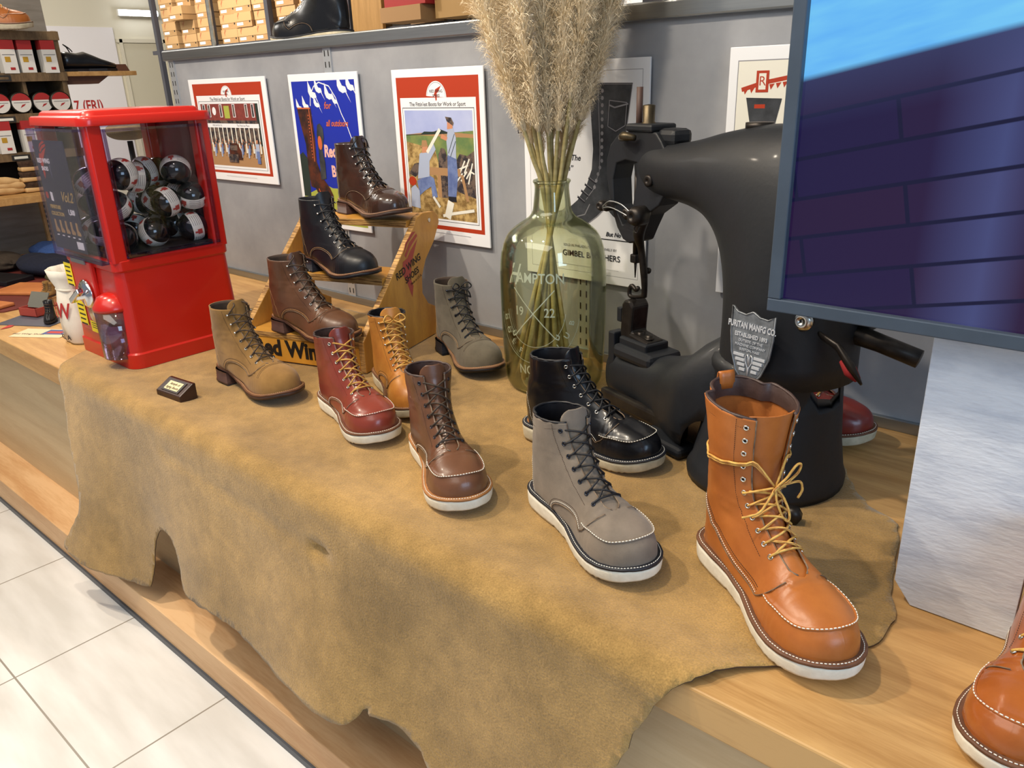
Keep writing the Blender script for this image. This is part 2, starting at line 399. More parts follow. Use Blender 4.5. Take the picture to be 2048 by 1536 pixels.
def make_boot(name, label, cat, kind, loc, deg, sc=1.0, upper=None, lining=None, collar=None, welt=None, sole=None, lace=None, lace2=None,
              stitch=None, thread=None, eye=None, neye=7, hooks=0, style='moc', group=None, laces=True, tongue=True, creases=1.0, heelmat=None,
              bow=None, stripes=False, gtop=1.8, eyelets=True, tongue_mat=None):
    F = form(kind); k = sc/100
    root = thing(name, label, cat, loc, math.radians(deg), group)
    tall = kind == 'tall'
    sv = 3.5 if tall else 3.0; smax = F.smax; G0 = 1.2
    def gap(s):
        if s <= sv: return 0
        d = s-sv
        return G0*min(1, math.sqrt(d/.45))+(gtop-G0)*min(max((s-4.2)/(smax-4.2), 0), 1)
    # --- upper
    mb = MB(); quarter = []
    if style == 'tall':
        QA = [(20.6, 8.1), (20.1, 7.1), (19.1, 5.9), (18.0, 4.9), (17.0, 4.3)]; QB = [(17.0, 4.3), (14, 4.9), (11, 5.6), (8, 6.7), (5, 8.3), (2.5, 9.8), (.8, 10.9)]; QE = [(-3, 12.5)]
    elif kind == 'heeled':
        QA = [(21.9, 7.6), (21.4, 7.0), (20.6, 6.2), (19.3, 5.4), (17.8, 4.8)]; QB = [(17.8, 4.8), (15.8, 5.9), (13.2, 6.7), (10.6, 6.6), (8.8, 5.9), (7.7, 4.9), (7.2, 4.1)]; QE = [(7, 0), (-3, 0)]
    else:
        QA = [(22.0, 7.9), (21.5, 7.2), (20.8, 6.2), (19.8, 5.0), (18.5, 4.2)]; QB = [(18.5, 4.2), (16.6, 5.2), (14.2, 5.6), (12.0, 5.3), (10.6, 4.5), (10.0, 3.3)]; QE = [(9.8, 0), (-3, 0)]
    QP = [(22.8, 9.8)]+QA+QB[1:]+QE+[(-3, 40), (25, 40)]
    def inq(x, z):
        c = False; n = len(QP); j = n-1
        for i in range(n):
            if (QP[i][1] > z) != (QP[j][1] > z) and x < (QP[j][0]-QP[i][0])*(z-QP[i][1])/(QP[j][1]-QP[i][1])+QP[i][0]: c = not c
            j = i
        return c
    MOC = [(19.0, 4.0), (21.3, 4.1), (23.3, 4.15), (25, 3.9), (26.2, 3.25), (27.1, 2.3), (27.65, 1.15), (27.8, 0)]
    mocs = None
    if style in ('moc', 'tall'):
        a_, na = F.side_curve(MOC, 1, 0, 44, plan=True); b_, nb = F.side_curve(MOC, -1, 0, 44, plan=True)
        a_[-1][1] = b_[-1][1] = 0
        mocs = np.vstack([a_, b_[::-1][1:]]); mocn = np.vstack([na, nb[::-1][1:]])
    l0s = {}
    for sd in (1, -1):
        rows = []
        for i, s in enumerate(F.S):
            g = F.G[sd][i]; arc = np.concatenate([[0], np.cumsum(np.linalg.norm(np.diff(g, axis=0), axis=1))])
            gp = gap(s); l0 = 0
            if gp > 0:
                jj = int(np.argmax(abs(g[:, 1]))); l0 = float(np.interp(gp, abs(g[:jj+1, 1]), arc[:jj+1]))
            l0s[(sd, i)] = l0
            L = l0+(arc[-1]-l0)*np.linspace(0, 1, 56)
            r = np.stack([np.interp(L, arc, g[:, q]) for q in range(3)], 1)
            # outward normal in section
            d = np.gradient(r, axis=0); ax = np.array([0, sd, 0])
            out = []
            for j in range(len(r)):
                x, y, z = r[j]
                nrm = F.N(s, min(L[j]/max(arc[-1], 1e-6), 1), sd) if (s > .4) else np.array([1, 0, 0])
                e = 0
                if s > 3.3 and inq(x, z): e += .11
                if creases:
                    wv = max(0, 1-abs(x-20.8)/2.6) if z < 10 and s > 2.1 else 0
                    e += creases*wv*.09*math.sin(x*6.0+1.2*math.sin(y*.9+loc[0]*9))*min(1, (x-16)/4 if x > 16 else 0)
                    if z > 8: e += creases*.10*noise.noise(Vector((x*.28+loc[0]*7, y*.25, z*.42)))
                    wa = max(0, 1-abs(z-12.3)/3)
                    e += creases*wa*.10*noise.noise(Vector((x*.5+3+loc[1]*5, y*.5, z*1.3)))
                if mocs is not None and s < 6.5 and j < 40:
                    dd = np.sqrt(((mocs-r[j])**2).sum(1).min())
                    e += .16*math.exp(-(dd/.32)**2)
                if j == 55 and s > 8 : nrm = nrm*np.array([1, 0, 1])
                if gp == 0 and j == 0: nrm = nrm*np.array([1, 0, 1])
                out.append(tuple((r[j]+nrm*e)*k))
            rows.append(out)
        mb.grid(rows, flip=(sd < 0))
    up = mb.build('upper', [upper, lining or upper], root, weld=.0004*sc, recalc=False, solid=.0024*sc, solid_mo=1)
    def lg(s, sd): return float(np.interp(s, F.S, [l0s[(sd, i)] for i in range(len(F.S))]))
    # --- tongue
    if tongue:
        tg = MB(); rows = []
        ext = 1.1 if not tall else .2
        SS = list(np.linspace(sv-.15, smax, 38))+[smax+ext*q for q in (.25, .5, .75, .9, 1)]
        for s in SS:
            s_ = min(s, smax); w_ = gap(s_)+1.0; row = []
            if s > smax: w_ *= math.sqrt(max(1-((s-smax)/ext)**2*.8, .05))
            for q in np.linspace(-1, 1, 15):
                sd = 1 if q >= 0 else -1
                p = F.PL(s_, abs(q)*w_*1.05, sd, -.32)
                if s > smax:
                    t_ = F.P(smax, 0, 1)-F.P(smax-.5, 0, 1); t_ /= np.linalg.norm(t_); p = p+t_*(s-smax)*1.7
                row.append(tuple(p*k))
            rows.append(row)
        tg.grid(rows); tg.build('tongue', tongue_mat or upper, root, solid=.002*sc)
    # --- moc seam
    thr = MB()
    if mocs is not None:
        sm = MB(); sm.tube([tuple(p*k) for p in (mocs+mocn*.12)], .19*k*1.0, 8); sm.build('moc_seam', upper, root)
        P = resamp(mocs+mocn*.32, 160)
        ms_ = MB(); dashes(ms_, P, k, .48, .66, .075); ms_.build('moc_stitching', thread, root)
        inner = mocs.copy(); inner[:, 1] *= .86; inner[:, 0] -= .35*np.exp(-(mocs[:, 1]/2.5)**2)
    # --- quarter edge, stitches
    edge = MB()
    def sidec(pts, off=.16, n=34):
        return [F.side_curve(pts, sd, off, n) for sd in (1, -1)]
    A, B = QA, QB
    def inset(P_, d):
        out = []
        for i in range(len(P_)):
            a_ = P_[max(i-1, 0)]; b_ = P_[min(i+1, len(P_)-1)]; L_ = math.hypot(b_[0]-a_[0], b_[1]-a_[1]); out.append((P_[i][0]+(b_[1]-a_[1])/L_*d, P_[i][1]-(b_[0]-a_[0])/L_*d))
        return out
    B2 = inset(B, .38); B3 = inset(B, .78)
    for pth, nn in sidec(A)+sidec(B): edge.tube([tuple(p*k) for p in pth], .07*k, 5)
    qs_ = MB()
    for pth, nn in sidec(B2, .16): dashes(qs_, pth, k, .34, .66, .052)
    qs_.build('quarter_stitching', thread, root)
    dk = MB()
    for pth, nn in sidec(B3, .14): dashes(dk, pth, k, .3, .6, .035)
    dk.build('lower_seam', stitch or thread, root); dk = MB()
    if style == 'tall':
        for pth, nn in sidec(inset(B, 1.15), .15): dashes(dk, pth, k, .3, .6, .045)
    elif kind == 'heeled':
        for pth, nn in sidec([(5.8, 3.8), (5.3, 6.0), (4.2, 8.4), (2.9, 10.7), (1.2, 12.6)], .12): dashes(thr, pth, k, .33, .6, .035)
    else:
        for pth, nn in sidec([(3.8, 3.4), (2.9, 5.5), (1.9, 8), (1.2, 9.6)], .12): dashes(thr, pth, k, .33, .6, .035)
    if style == 'cap':
        for dx in (0, .45):
            cp = [(22.4+dx+.0*q, q) for q in (4.2, 3, 2, 1, 0)]
            a_, na = F.side_curve(cp, 1, .05, 24, plan=True); b_, nb = F.side_curve(cp, -1, .05, 24, plan=True)
            a_[-1][1] = b_[-1][1] = 0
            cs_ = MB(); dashes(cs_, np.vstack([a_, b_[::-1][1:]]), k, .26, .62, .04); cs_.build('cap_stitching', stitch or thread, root)
    # collar seam + facing seam
    top = []
    nS = len(F.S)
    for sd in (1, -1):
        ss = [smax-(.0 if tall else .0)-.55]*40
        lo = lg(smax-.55, sd)
        pth = [F.PL(smax-.55, lo+.6+(F.alen(smax-.55, sd)-lo-.6)*q, sd, .08) for q in np.linspace(0, 1, 40)]
        dashes(dk, pth, k, .28, .6, .035)
        fs_ = MB() if sd > 0 else fs_
        pth = [F.PL(s, lg(s, sd)+2.35, sd, .16) for s in np.linspace(4.3 if not tall else 5.0, smax-.1, 60)]
        dashes(fs_, pth, k, .28, .6, .035)
        pth = [F.PL(s, lg(s, sd)+.02, sd, .02) for s in np.linspace(sv+.1, smax, 60)]
        edge.tube([tuple(p*k) for p in pth], .11*k, 6)
    if len(thr.v): thr.build('heel_stitching', thread or stitch, root)
    fs_.build('facing_stitching', stitch or thread, root); dk.build('collar_stitching', stitch or thread, root); edge.build('cut_edge', MATS['cut_edge'], root)
    # collar roll
    if collar:
        P = [F.PL(smax, lg(smax, 1)+q, 1, 0) for q in np.linspace(0, F.alen(smax, 1)-lg(smax, 1), 30)]
        Q = [F.PL(smax, lg(smax, -1)+q, -1, 0) for q in np.linspace(0, F.alen(smax, -1)-lg(smax, -1), 30)]
        pth = P+Q[::-1][1:]
        cc = MB(); r_ = [(.22+.03*math.sin(i*1.3))*k for i in range(len(pth))]
        inn = []
        for p in pth: inn.append(p)
        cen = np.mean(pth, axis=0)
        cc.tube([tuple((p+(cen-p)*.02)*k) for p in pth], r_, 8)
        # padded band inside
        G = []
        for h, inn_ in ((0, .25), (.22, .42), (.45, .46), (.7, .40)):
            row = []; s_ = smax-h
            for sd, rev in ((1, False), (-1, True)):
                pts_ = [F.PL(s_, lg(s_, sd)+q, sd, -(inn_+.04*math.sin(q*5+h*9))) for q in np.linspace(0, F.alen(s_, sd)-lg(s_, sd), 30)]
                row += pts_ if not rev else pts_[::-1][1:]
            G.append([tuple(p*k) for p in row])
        cc.grid(G); cc.build('collar', collar, root)
    # --- eyelets
    spos = []
    if eyelets:
        sA = np.linspace(4.75 if tall else 3.95, smax, 200); EP = np.array([F.PL(s, lg(s, -1)+1.1, -1) for s in sA])
        arc = np.concatenate([[0], np.cumsum(np.linalg.norm(np.diff(EP, axis=0), axis=1))])
        spos = [float(np.interp(q, arc, sA)) for q in np.linspace(.1, arc[-1]-1.25, neye)]
    E = {}
    for i, s in enumerate(spos):
        for sd in (1, -1):
            p = F.PL(s, lg(s, sd)+1.1, sd, .13); n = F.N(s, min((lg(s, sd)+1.1)/F.alen(s, sd), 1), sd)
            E[(i, sd)] = (p, n)
            Z = Vector(n); X = Z.orthogonal().normalized(); M = frame(Vector(p)*k, X, Z.cross(X))
            e = MB()
            if i >= neye-hooks:
                e.mat(0).lathe([(.10*k, 0), (.10*k, .25*k), (.24*k, .3*k), (.29*k, .42*k), (.2*k, .55*k), (.01*k, .6*k)], 12, M)
                e.build('lace_hook', eye, root)
            else:
                ring = [(.18, .02), (.22, .10), (.30, .12), (.37, .07), (.38, 0)]
                e.mat(0).lathe([(a*k, b*k) for a, b in ring], 16, M, cap=False)
                e.mat(1).lathe([(.001*k, .015*k), (.19*k, .02*k)], 12, M, cap=False)
                e.build('eyelet', [eye, MATS['dark_hole']], root)
    # --- laces
    if laces and spos:
        lc = MB(); R = .165 if not stripes else .155
        def rope(pts, n=None, r=R):
            pts = [np.array(p) for p in pts]; n = n or 5*len(pts)
            P = smooth_path([p*k for p in pts], n)
            if stripes:
                lc.mat(0).tube(P, r*k, 8)
                Q = np.array(P)
                for ph in (0, PI):     # two twisted colour strands
                    out = []
                    pr = None
                    for i in range(len(Q)):
                        t = Vector(Q[min(i+1, len(Q)-1)]-Q[max(i-1, 0)]).normalized(); u = t.orthogonal().normalized() if pr is None else (pr-t*pr.dot(t)).normalized(); pr = u
                        a = ph+.5*math.sin(i*1.3)
                        out.append(Vector(Q[i])+(u*math.cos(a)+t.cross(u)*math.sin(a))*r*k*.55)
                    lc.mat(1).tube(out, r*k*.55, 5)
            else: lc.mat(0).tube(P, r*k, 7)
        def ed(s, sd, up): return F.PL(s, lg(s, sd), sd, up)
        def mid(s, up): return F.P(s, 0, 1)+F.N(s, .02, 1)*np.array([1, 0, 1])*up
        nl = neye if not tall else 6
        p0, n0 = E[(0, 1)]; p1, n1 = E[(0, -1)]
        rope([p0-n0*.1, p0+n0*.15, ed(spos[0], 1, .3), mid(spos[0]-.02, .22), ed(spos[0], -1, .3), p1+n1*.15, p1-n1*.1])
        for i in range(nl-1):
            for sd in (1, -1):
                a, na = E[(i, sd)]; b, nb = E[(i+1, -sd)]; sm_ = (spos[i]+spos[i+1])/2
                j = .1*math.sin(i*2.1+sd+loc[0]*5)
                hook = i+1 >= neye-hooks
                if i >= neye-hooks: pts = [a+na*.2, ed(spos[i]+.02, sd, .4), mid(sm_+j, .3+(.22 if sd > 0 else 0)), ed(spos[i+1]-.05, -sd, .42), b+nb*.2, b+nb*.2+(b-ed(spos[i+1], -sd, .2))*.35+np.array([0, 0, .15])]
                elif hook: pts = [a-na*.1, a+na*.18, ed(spos[i], sd, .36), mid(sm_+j, .26+(.22 if sd > 0 else 0)), ed(spos[i+1]-.05, -sd, .4), b+nb*.2]
                else: pts = [a-na*.12, a+na*.17+(ed(spos[i], sd, 0)-a)*.25, ed(spos[i]+.03, sd, .36), mid(sm_+j, .24+(.24 if sd > 0 else 0)), ed(spos[i+1]-.04, -sd, .12), ed(spos[i+1]-.02, -sd, -.1)+(b-ed(spos[i+1], -sd, 0))*.4]
                rope(pts)
        if bow == 'loops':
            q = neye-1
            for sd in (1, -1):
                b, nb = E[(q, sd)]; c = mid(spos[q]+.1, .5)
                f_ = np.array([1, 0, .2])
                rope([b+nb*.2, c+np.array([0, sd*.3, .2]), c+f_*.9+np.array([0, sd*1.5, 1.3]), c+f_*1.3+np.array([0, sd*2.4, .2]), c+f_*.9+np.array([0, sd*1.0, -.5]), c+np.array([.3, 0, .1])], 28)
                rope([c+np.array([.3, 0, .1]), c+f_*1.2+np.array([0, sd*1.6, -1.0]), c+f_*1.1+np.array([0, sd*2.2, -2.6])], 14)
            rope([mid(spos[q], .3)+np.array([0, .35, 0]), mid(spos[q], .75), mid(spos[q], .3)-np.array([0, .35, 0])], 8, R*1.2)
        elif bow == 'inside':
            q = neye-1
            for sd in (1, -1):
                b, nb = E[(q, sd)]
                t_ = F.P(smax, .1, sd)
                rope([b+nb*.2, t_+np.array([.5, 0, .9]), t_+np.array([-1.6, -sd*.6, .9]), t_+np.array([-3.2, -sd*.3, -1.6]), t_+np.array([-3.4, sd*.6, -3.2])], 24)
        elif bow == 'wrap':
            # laces leave the sixth eyelet pair, run round the shaft and end in a bow at the front
            s6 = spos[5]; zc = F.P(s6, 0, 1)[2]
            def ringp(ang, z, o):
                # point round the shaft at height z
                i = int(np.argmin([abs(F.P(s, .5, 1)[2]-z) for s in np.linspace(9, smax, 80)])); s = np.linspace(9, smax, 80)[i]
                a = min(abs(ang)/PI, 1); return F.PL(s, max(a*F.alen(s, 1 if ang > 0 else -1), 0), 1 if ang > 0 else -1, o)
            kn = mid(s6+.15, .75)+np.array([.35, -.1, .1])
            for dz, o in ((0, .3), (.42, .35)):
                path = [kn]
                for q in np.linspace(.12, 1, 14): path.append(ringp(q*PI, zc+1.3+dz+1.7*q, o))
                for q in np.linspace(1, .12, 14)[1:]: path.append(ringp(-q*PI, zc+1.1+dz+1.9*q-.3*math.sin(q*PI), o))
                path.append(kn); rope(path, 90)
            for sd in (1, -1):
                b, nb = E[(5, sd)]; rope([b-nb*.1, b+nb*.2, ed(s6, sd, .45), kn], 14)
            rope([kn+np.array([0, .35, .1]), kn+np.array([.35, .1, .35]), kn+np.array([.3, -.3, -.2]), kn+np.array([-.1, 0, -.4]), kn+np.array([.1, .4, 0])], 16, R*1.25)
            rope([kn, kn+np.array([.5, 1.0, 1.4]), kn+np.array([.6, 2.1, 3.0]), kn+np.array([.7, 2.7, 3.1]), kn+np.array([.6, 2.4, 1.9]), kn+np.array([.3, 1.0, .5]), kn], 36)
            rope([kn, kn+np.array([.7, -.1, -1.5]), kn+np.array([1.3, .5, -3.4]), kn+np.array([1.6, 1.1, -3.9]), kn+np.array([1.5, 1.2, -2.8]), kn+np.array([.7, .7, -1.0]), kn], 36)
            rope([kn, kn+np.array([.4, 1.6, .6]), kn+np.array([.5, 3.0, .6]), kn+np.array([.5, 3.4, -.6]), kn+np.array([.5, 2.9, -1.6])], 26)
            rope([kn, kn+np.array([.4, -1.2, -1.5]), kn+np.array([.5, -2.4, -2.8]), kn+np.array([-.3, -4.1, -3.6])], 26)
        lc.build('laces', [lace, lace2 or lace], root)
    # --- welt
    n = 150
    def strip(offs, zf, closed=True):
        return [[(p[0]*k, p[1]*k, zf(p[0], t)*k) for p in F.outline(o, n)]+[None] for o, t in offs]
    def OL(o, n_):
        P_ = F.outline(o, n_)
        if not F.heeled: return P_
        Q_ = F.outline(.02, n_); w_ = np.clip((P_[:, 0]-6.5)/6, 0, 1)[:, None]; w_ = w_*w_*(3-2*w_); f_ = .22+.78*w_
        return Q_+(P_-Q_)*f_
    def ringgrid(mbx, offs, zf):
        G = []
        for o, t in offs:
            r = [(p[0]*k, p[1]*k, zf(min(max(p[0], 0), 29.3), t)*k) for p in OL(o, n)]; G.append(r+[r[0]])
        mbx.grid(G, flip=True)
    w_ = MB(); hw = .8 if style != 'tall' else .85
    ringgrid(w_, [(-.35, .12), (.1, .05), (hw-.12, .0), (hw, -.08), (hw, -.36), (.5, -.42)], lambda x, t: F.zs(x)+t)
    w_.build('welt', welt, root)
    ws = MB(); P = OL(.44, n); P = P[P[:, 0] > (7.5 if F.heeled else -9)] if F.heeled else P; P = P if F.heeled else np.vstack([P, P[:1]]); PP = np.array([[a, b, F.zs(min(max(a, 0), 29.3))+.05] for a, b in P])
    PP = PP[[i for i in range(len(PP))]]
    dashes(ws, PP, k, .44, .68, .065); ws.build('welt_stitching', thread, root)
    # --- sole
    so = MB()
    def caps(mbx, off, zf, flip):
        P = OL(off, n)[::-1]; h = n//2; L = P[:h]; R = P[h:][::-1]
        rows = [[(L[0][0]*k, L[0][1]*k, zf(max(L[0][0], 0))*k)]*2]
        for i in range(1, h-1):
            a, b = L[i], R[i-1]
            rows.append([(a[0]*k, a[1]*k, zf(min(max(a[0], 0), 29.3))*k), (b[0]*k, b[1]*k, zf(min(max(b[0], 0), 29.3))*k)])
        rows.append([(L[-1][0]*k, L[-1][1]*k, zf(29.3)*k)]*2)
        mbx.grid(rows, flip=flip)
    if not F.heeled:
        def zbt(x): return F.zb(x)+(.16 if (x > 9 and x < 26 and (x*1.15) % 1 < .42) else 0)
        def zz(x, t):
            top_ = F.zs(x)-.36; bot = F.zb(x)
            if t < .02: return zbt(x)
            return bot+(top_-bot)*t
        ringgrid(so, [(.5, 1), (.72, .99), (.74, .72), (.70, .45), (.62, .15), (.55, 0)], zz)
        caps(so, .55, lambda x: zbt(x), True); caps(so, .5, lambda x: F.zs(x)-.36, False)
        so.build('sole', sole, root, weld=.00005)
    else:
        def zz(x, t): return F.zb(x)+(F.zs(x)-.36-F.zb(x))*t
        ringgrid(so, [(.5, 1), (.76, 1), (.78, .5), (.72, 0), (.6, 0)], zz)
        caps(so, .6, F.zb, True); caps(so, .5, lambda x: F.zs(x)-.36, False)
        so.build('sole', sole, root, weld=.00005)
        hb = MB(); P = [p for p in F.outline(.6, n) if p[0] < 7.2]
        P = sorted(P, key=lambda p: math.atan2(p[1], -(p[0]-7.4)))
        lay = [(0, 1.04), (.5, 1.02), (.52, .99), (1.0, 1.0), (1.02, .98), (1.6, .99), (1.62, .97), (2.95, .98)]
        G = []
        for z, s_ in lay:
            row = [((3.5+(p[0]-3.5)*s_)*k, p[1]*s_*k, z*k) for p in P]; G.append(row+[row[0]])
        hb.grid(G); m = len(P); o = 0
        hb.f.append(list(range(m))[::-1]); hb.m.append(0); hb.sm.append(False)
        hb.build('heel', heelmat or sole, root, recalc=True)
    # insole
    ins = MB(); caps(ins, -.15, lambda x: F.zs(x)+.12, False); ins.build('insole', MATS['insole'], root)
    if tall:
        tb = MB(); p = F.P(smax, 1, 1)
        G = []
        for q in np.linspace(0, 1, 9):
            a = PI*q; row = []
            for yv in (-1.1, -.4, .4, 1.1): row.append(((p[0]-.15-.35*math.cos(a)+.35)*k, yv*k, (p[2]-1.5+3.0*math.sin(a)*(.75))*k))
            G.append(row)
        tb.grid(G); tb.build('pull_tab', upper, root, solid=.0018)
    return root
# ---------- shared materials ----------
mat('cut_edge', '5a4636', .8, '8a7660', 60); mat('dark_hole', '0c0a09', .9); mat('insole', 'b07a45', .8, '8a5a30', 20)
OAK = wood('oak_top', 'c39a62', 'a67c48', (1.3, 16, 9)); OAKF = wood('oak_front', 'ccb48c', 'bfa47c', (.9, 6, 10), .5)
OAKP = wood('oak_plinth', 'd8b184', 'c09263', (.9, 8, 8), .5)
PLY = wood('plywood_face', 'c8923f', 'b07a34', (2, 12, 2.5), .42); PLYE = mat('plywood_edge', 'c79a5a', .6, '6e4a24', 30, stretch=(.6, .6, 16), contrast=(.42, .58))
WALLG = mat('grey_plaster', 'a3a5aa', .55, '85888e', 2.6, bump=.15, bscale=9, contrast=(.33, .67), detail=9); 
STEEL = mat('brushed_steel', 'a9adb0', .35, '8e9396', 5, metal=.9, stretch=(.2, 6, 6)); STEELD = mat('slot_steel', 'b9bec4', .4, metal=.5)
CREAM = mat('cream_wall', 'd9d4c2', .8); BLACKM = mat('black_paint', '1a1a1c', .55)
FLOORZ = -.614
# floor tiles
m = mat('floor_tile', 'dcd7cf', .35); nt = m.node_tree; b = nt.nodes['Principled BSDF']
tc = nt.nodes.new('ShaderNodeTexCoord'); mp = nt.nodes.new('ShaderNodeMapping'); br = nt.nodes.new('ShaderNodeTexBrick')
mp.inputs['Location'].default_value = (1.883, -.322, 0)
br.offset = 0; br.inputs['Scale'].default_value = 1; br.inputs['Brick Width'].default_value = .4515; br.inputs['Row Height'].default_value = .9; br.inputs['Mortar Size'].default_value = .0022; br.inputs['Mortar Smooth'].default_value = .1
nz = nt.nodes.new('ShaderNodeTexNoise'); nz.inputs['Scale'].default_value = 3; nz.inputs['Detail'].default_value = 8
mp2 = nt.nodes.new('ShaderNodeMapping'); mp2.inputs['Scale'].default_value = (1, 5, 1); mp2.inputs['Rotation'].default_value = (0, 0, .5)
r = nt.nodes.new('ShaderNodeValToRGB'); r.color_ramp.elements[0].color = lin('cbc8c3'); r.color_ramp.elements[1].color = lin('dfddda'); r.color_ramp.elements[0].position = .35; r.color_ramp.elements[1].position = .65
L = nt.links.new
L(tc.outputs['Object'], mp.inputs['Vector']); L(mp.outputs['Vector'], br.inputs['Vector']); L(tc.outputs['Object'], mp2.inputs['Vector']); L(mp2.outputs['Vector'], nz.inputs['Vector']); L(nz.outputs['Fac'], r.inputs['Fac'])
L(r.outputs['Color'], br.inputs['Color1']); L(r.outputs['Color'], br.inputs['Color2']); br.inputs['Mortar'].default_value = lin('8d857a'); L(br.outputs['Color'], b.inputs['Base Color'])
# ---------- room ----------
o = MB().box((-2.5, 1.0, FLOORZ-.05), (11, 7, .1)).build('floor', m); struct(o)
o = MB().box((-2.5, 1.0, 2.25), (11, 7, .1)).build('ceiling', mat('ceiling_white', 'e4e2dc', .9)); struct(o)
o = MB().box((-7.05, 1.0, .8), (.1, 7, 2.9)).build('wall_left', CREAM); struct(o)
o = MB().box((-2.5, 4.55, .8), (11, .1, 2.9)).build('wall_back', mat('back_wall_dark', '6a6259', .8)); struct(o)
# ---------- display bench ----------
W0, W1 = -4.0, 2.0
bench = thing('display_bench', 'long low oak display bench carrying the hide and the boots', 'bench', ((W0+W1)/2, 1.1, FLOORZ))
bx = (W0+W1)/2; 
def rel(o, p): return o
mb = MB().box((0, 0, -FLOORZ-.0275), (W1-W0, .87, .055), bev=.003); mb.build('bench_top', OAK, bench)
mb = MB().box((0, .02, -FLOORZ-.055-.2305), (W1-W0, .80, .461)); mb.build('front_panel', OAKF, bench)
mb = MB().box((0, -.005, .049), (W1-W0, .97, .098), bev=.002); mb.build('plinth', OAKP, bench)
mb = MB().box((0, -.492, .008), (W1-W0, .006, .016)); mb.build('kick_strip', mat('dark_strip', '4a4f58', .4, metal=.4), bench)
bench.children[0].location = (0, 0, 0)
# ---------- grey partition with steel cap ----------
WY = 1.538
part = thing('grey_partition', 'grey plastered partition with slotted rails behind the posters', 'partition', (-.5, WY+.03, 0))
mb = MB().box((0, 0, .385), (5.0, .06, .77)); mb.build('plaster_panel', WALLG, part)
mb = MB().box((0, -.002, .785), (5.04, .085, .034), bev=.004); mb.build('steel_cap', STEEL, part)
mb = MB().box((0, -.034, .012), (5.0, .012, .024), bev=.002); mb.build('steel_skirting', STEEL, part)
for x in (-2.98, -2.045, -1.115, -.2):
    r_ = MB().box((x+.5, -.032, .39), (.036, .006, .76)).build('slotted_rail', STEELD, part)
    s_ = MB()
    for q in range(24):
        for dx in (-.009, .009): s_.box((x+.5+dx, -.0352, .04+q*.031), (.0035, .001, .016))
    s_.build('slot', MATS['dark_hole'], r_)
# ---------- draped hide ----------
EDGE = .665
HP = [(-2.24, 0.756), (-2.162, 0.678), (-2.118, 0.605), (-2.096, 0.503), (-2.064, 0.417), (-2.035, 0.344), (-2.037, 0.289), (-2.073, 0.233), (-2.084, 0.194), (-1.996, 0.172), (-1.898, 0.168), (-1.762, 0.176), (-1.738, 0.202), (-1.728, 0.263), (-1.716, 0.312), (-1.677, 0.357), (-1.617, 0.367), (-1.575, 0.34), (-1.54, 0.275), (-1.473, 0.272), (-1.371, 0.284), (-1.277, 0.282), (-1.194, 0.276), (-1.09, 0.277), (-1.002, 0.276), (-0.936, 0.28), (-0.908, 0.304), (-0.885, 0.33), (-0.879, 0.318), (-0.841, 0.324), (-0.812, 0.319), (-0.772, 0.297), (-0.731, 0.26), (-0.599, 0.247), (-0.477, 0.369), (-0.41, 0.503), (-0.391, 0.56), (-0.356, 0.634), (-0.337, 0.661), (-0.326, 0.678), (-0.309, 0.707), (-0.278, 0.746), (-0.238, 0.783), (-0.21, 0.834), (-0.193, 0.864), (-0.187, 0.93), (-0.206, 0.981), (-0.228, 1.069), (-0.253, 1.169), (-0.31, 1.203), (-0.361, 1.27), (-.46, 1.40), (-.70, 1.46), (-1.0, 1.475), (-1.4, 1.46), (-1.8, 1.46), (-2.1, 1.44), (-2.25, 1.3), (-2.29, 1.1), (-2.27, .9)]
CREASE = [(-1.593, .583), (-1.374, .571), (-1.147, .561), (-1.009, .565)]
def crease_at(x, t):
    best = 9
    for (a, b), (c, d) in zip(CREASE[:-1], CREASE[1:]):
        u = max(0, min(1, ((x-a)*(c-a)+(t-b)*(d-b))/((c-a)**2+(d-b)**2))); best = min(best, math.hypot(x-a-u*(c-a), t-b-u*(d-b)))
    return (.003 if x < -1.05 else .013)*math.exp(-(best/.009)**2)-.001*math.exp(-((best-.03)/.016)**2)
def hide_map(x, t, lift=0):
    R = .035; cy = EDGE+.018; cz = -.022; arc = R*PI/2
    nz_ = noise.noise(Vector((x*2.3, t*2.3, 0)))*.5+noise.noise(Vector((x*7, t*7, 3)))*.15
    if t >= cy:
        h = .0035+.0015*(nz_+.6); e = max(0, 1-(t-cy)/.09); e = e*e*(3-2*e)
        return Vector((x, t, h*(1-e)+(cz+R)*e))
    if t > cy-arc:
        a = (cy-t)/R; return Vector((x, cy-math.sin(a)*R, cz+math.cos(a)*R))
    d = (cy-arc)-t            # length hanging down
    cre = crease_at(x, t)
    out = .10*(d/.55)**1.6+.024*math.sin(x*5.2+1)*min(1, d*3)*(.5+.5*min(1, d*2))+.02*nz_*min(1, d*4)+.012*math.sin(x*13+2)*min(1, d*2.5)
    out += .03*max(0, 1-abs(x+2.12)/.25)*min(1, d*2.2)
    out -= cre
    return Vector((x, cy-R-max(out, -.005)-lift, cz-d*.985))
def fray(P):
    out = []
    for i in range(len(P)):
        a = Vector(P[i]); b = Vector(P[(i+1) % len(P)]); n_ = max(1, int((b-a).length/.009)); pr = (b-a).orthogonal().normalized()
        for q in range(n_):
            p = a.lerp(b, q/n_); e = (noise.noise(Vector((p.x*35, p.y*35, 0)))*.004+noise.noise(Vector((p.x*160, p.y*160, 5)))*.0018); out.append(p+pr*e)
    return out
ts = list(range(len(HP)+1)); HPc = HP+[HP[0]]
sm_ = [Vector(cr(ts, [list(p) for p in HPc], q)) for q in np.linspace(0, len(HP), len(HP)*3+1)[:-1]]
bnd = fray(sm_); nb = len(bnd)
pts = [Vector((p.x, p.y)) for p in bnd]
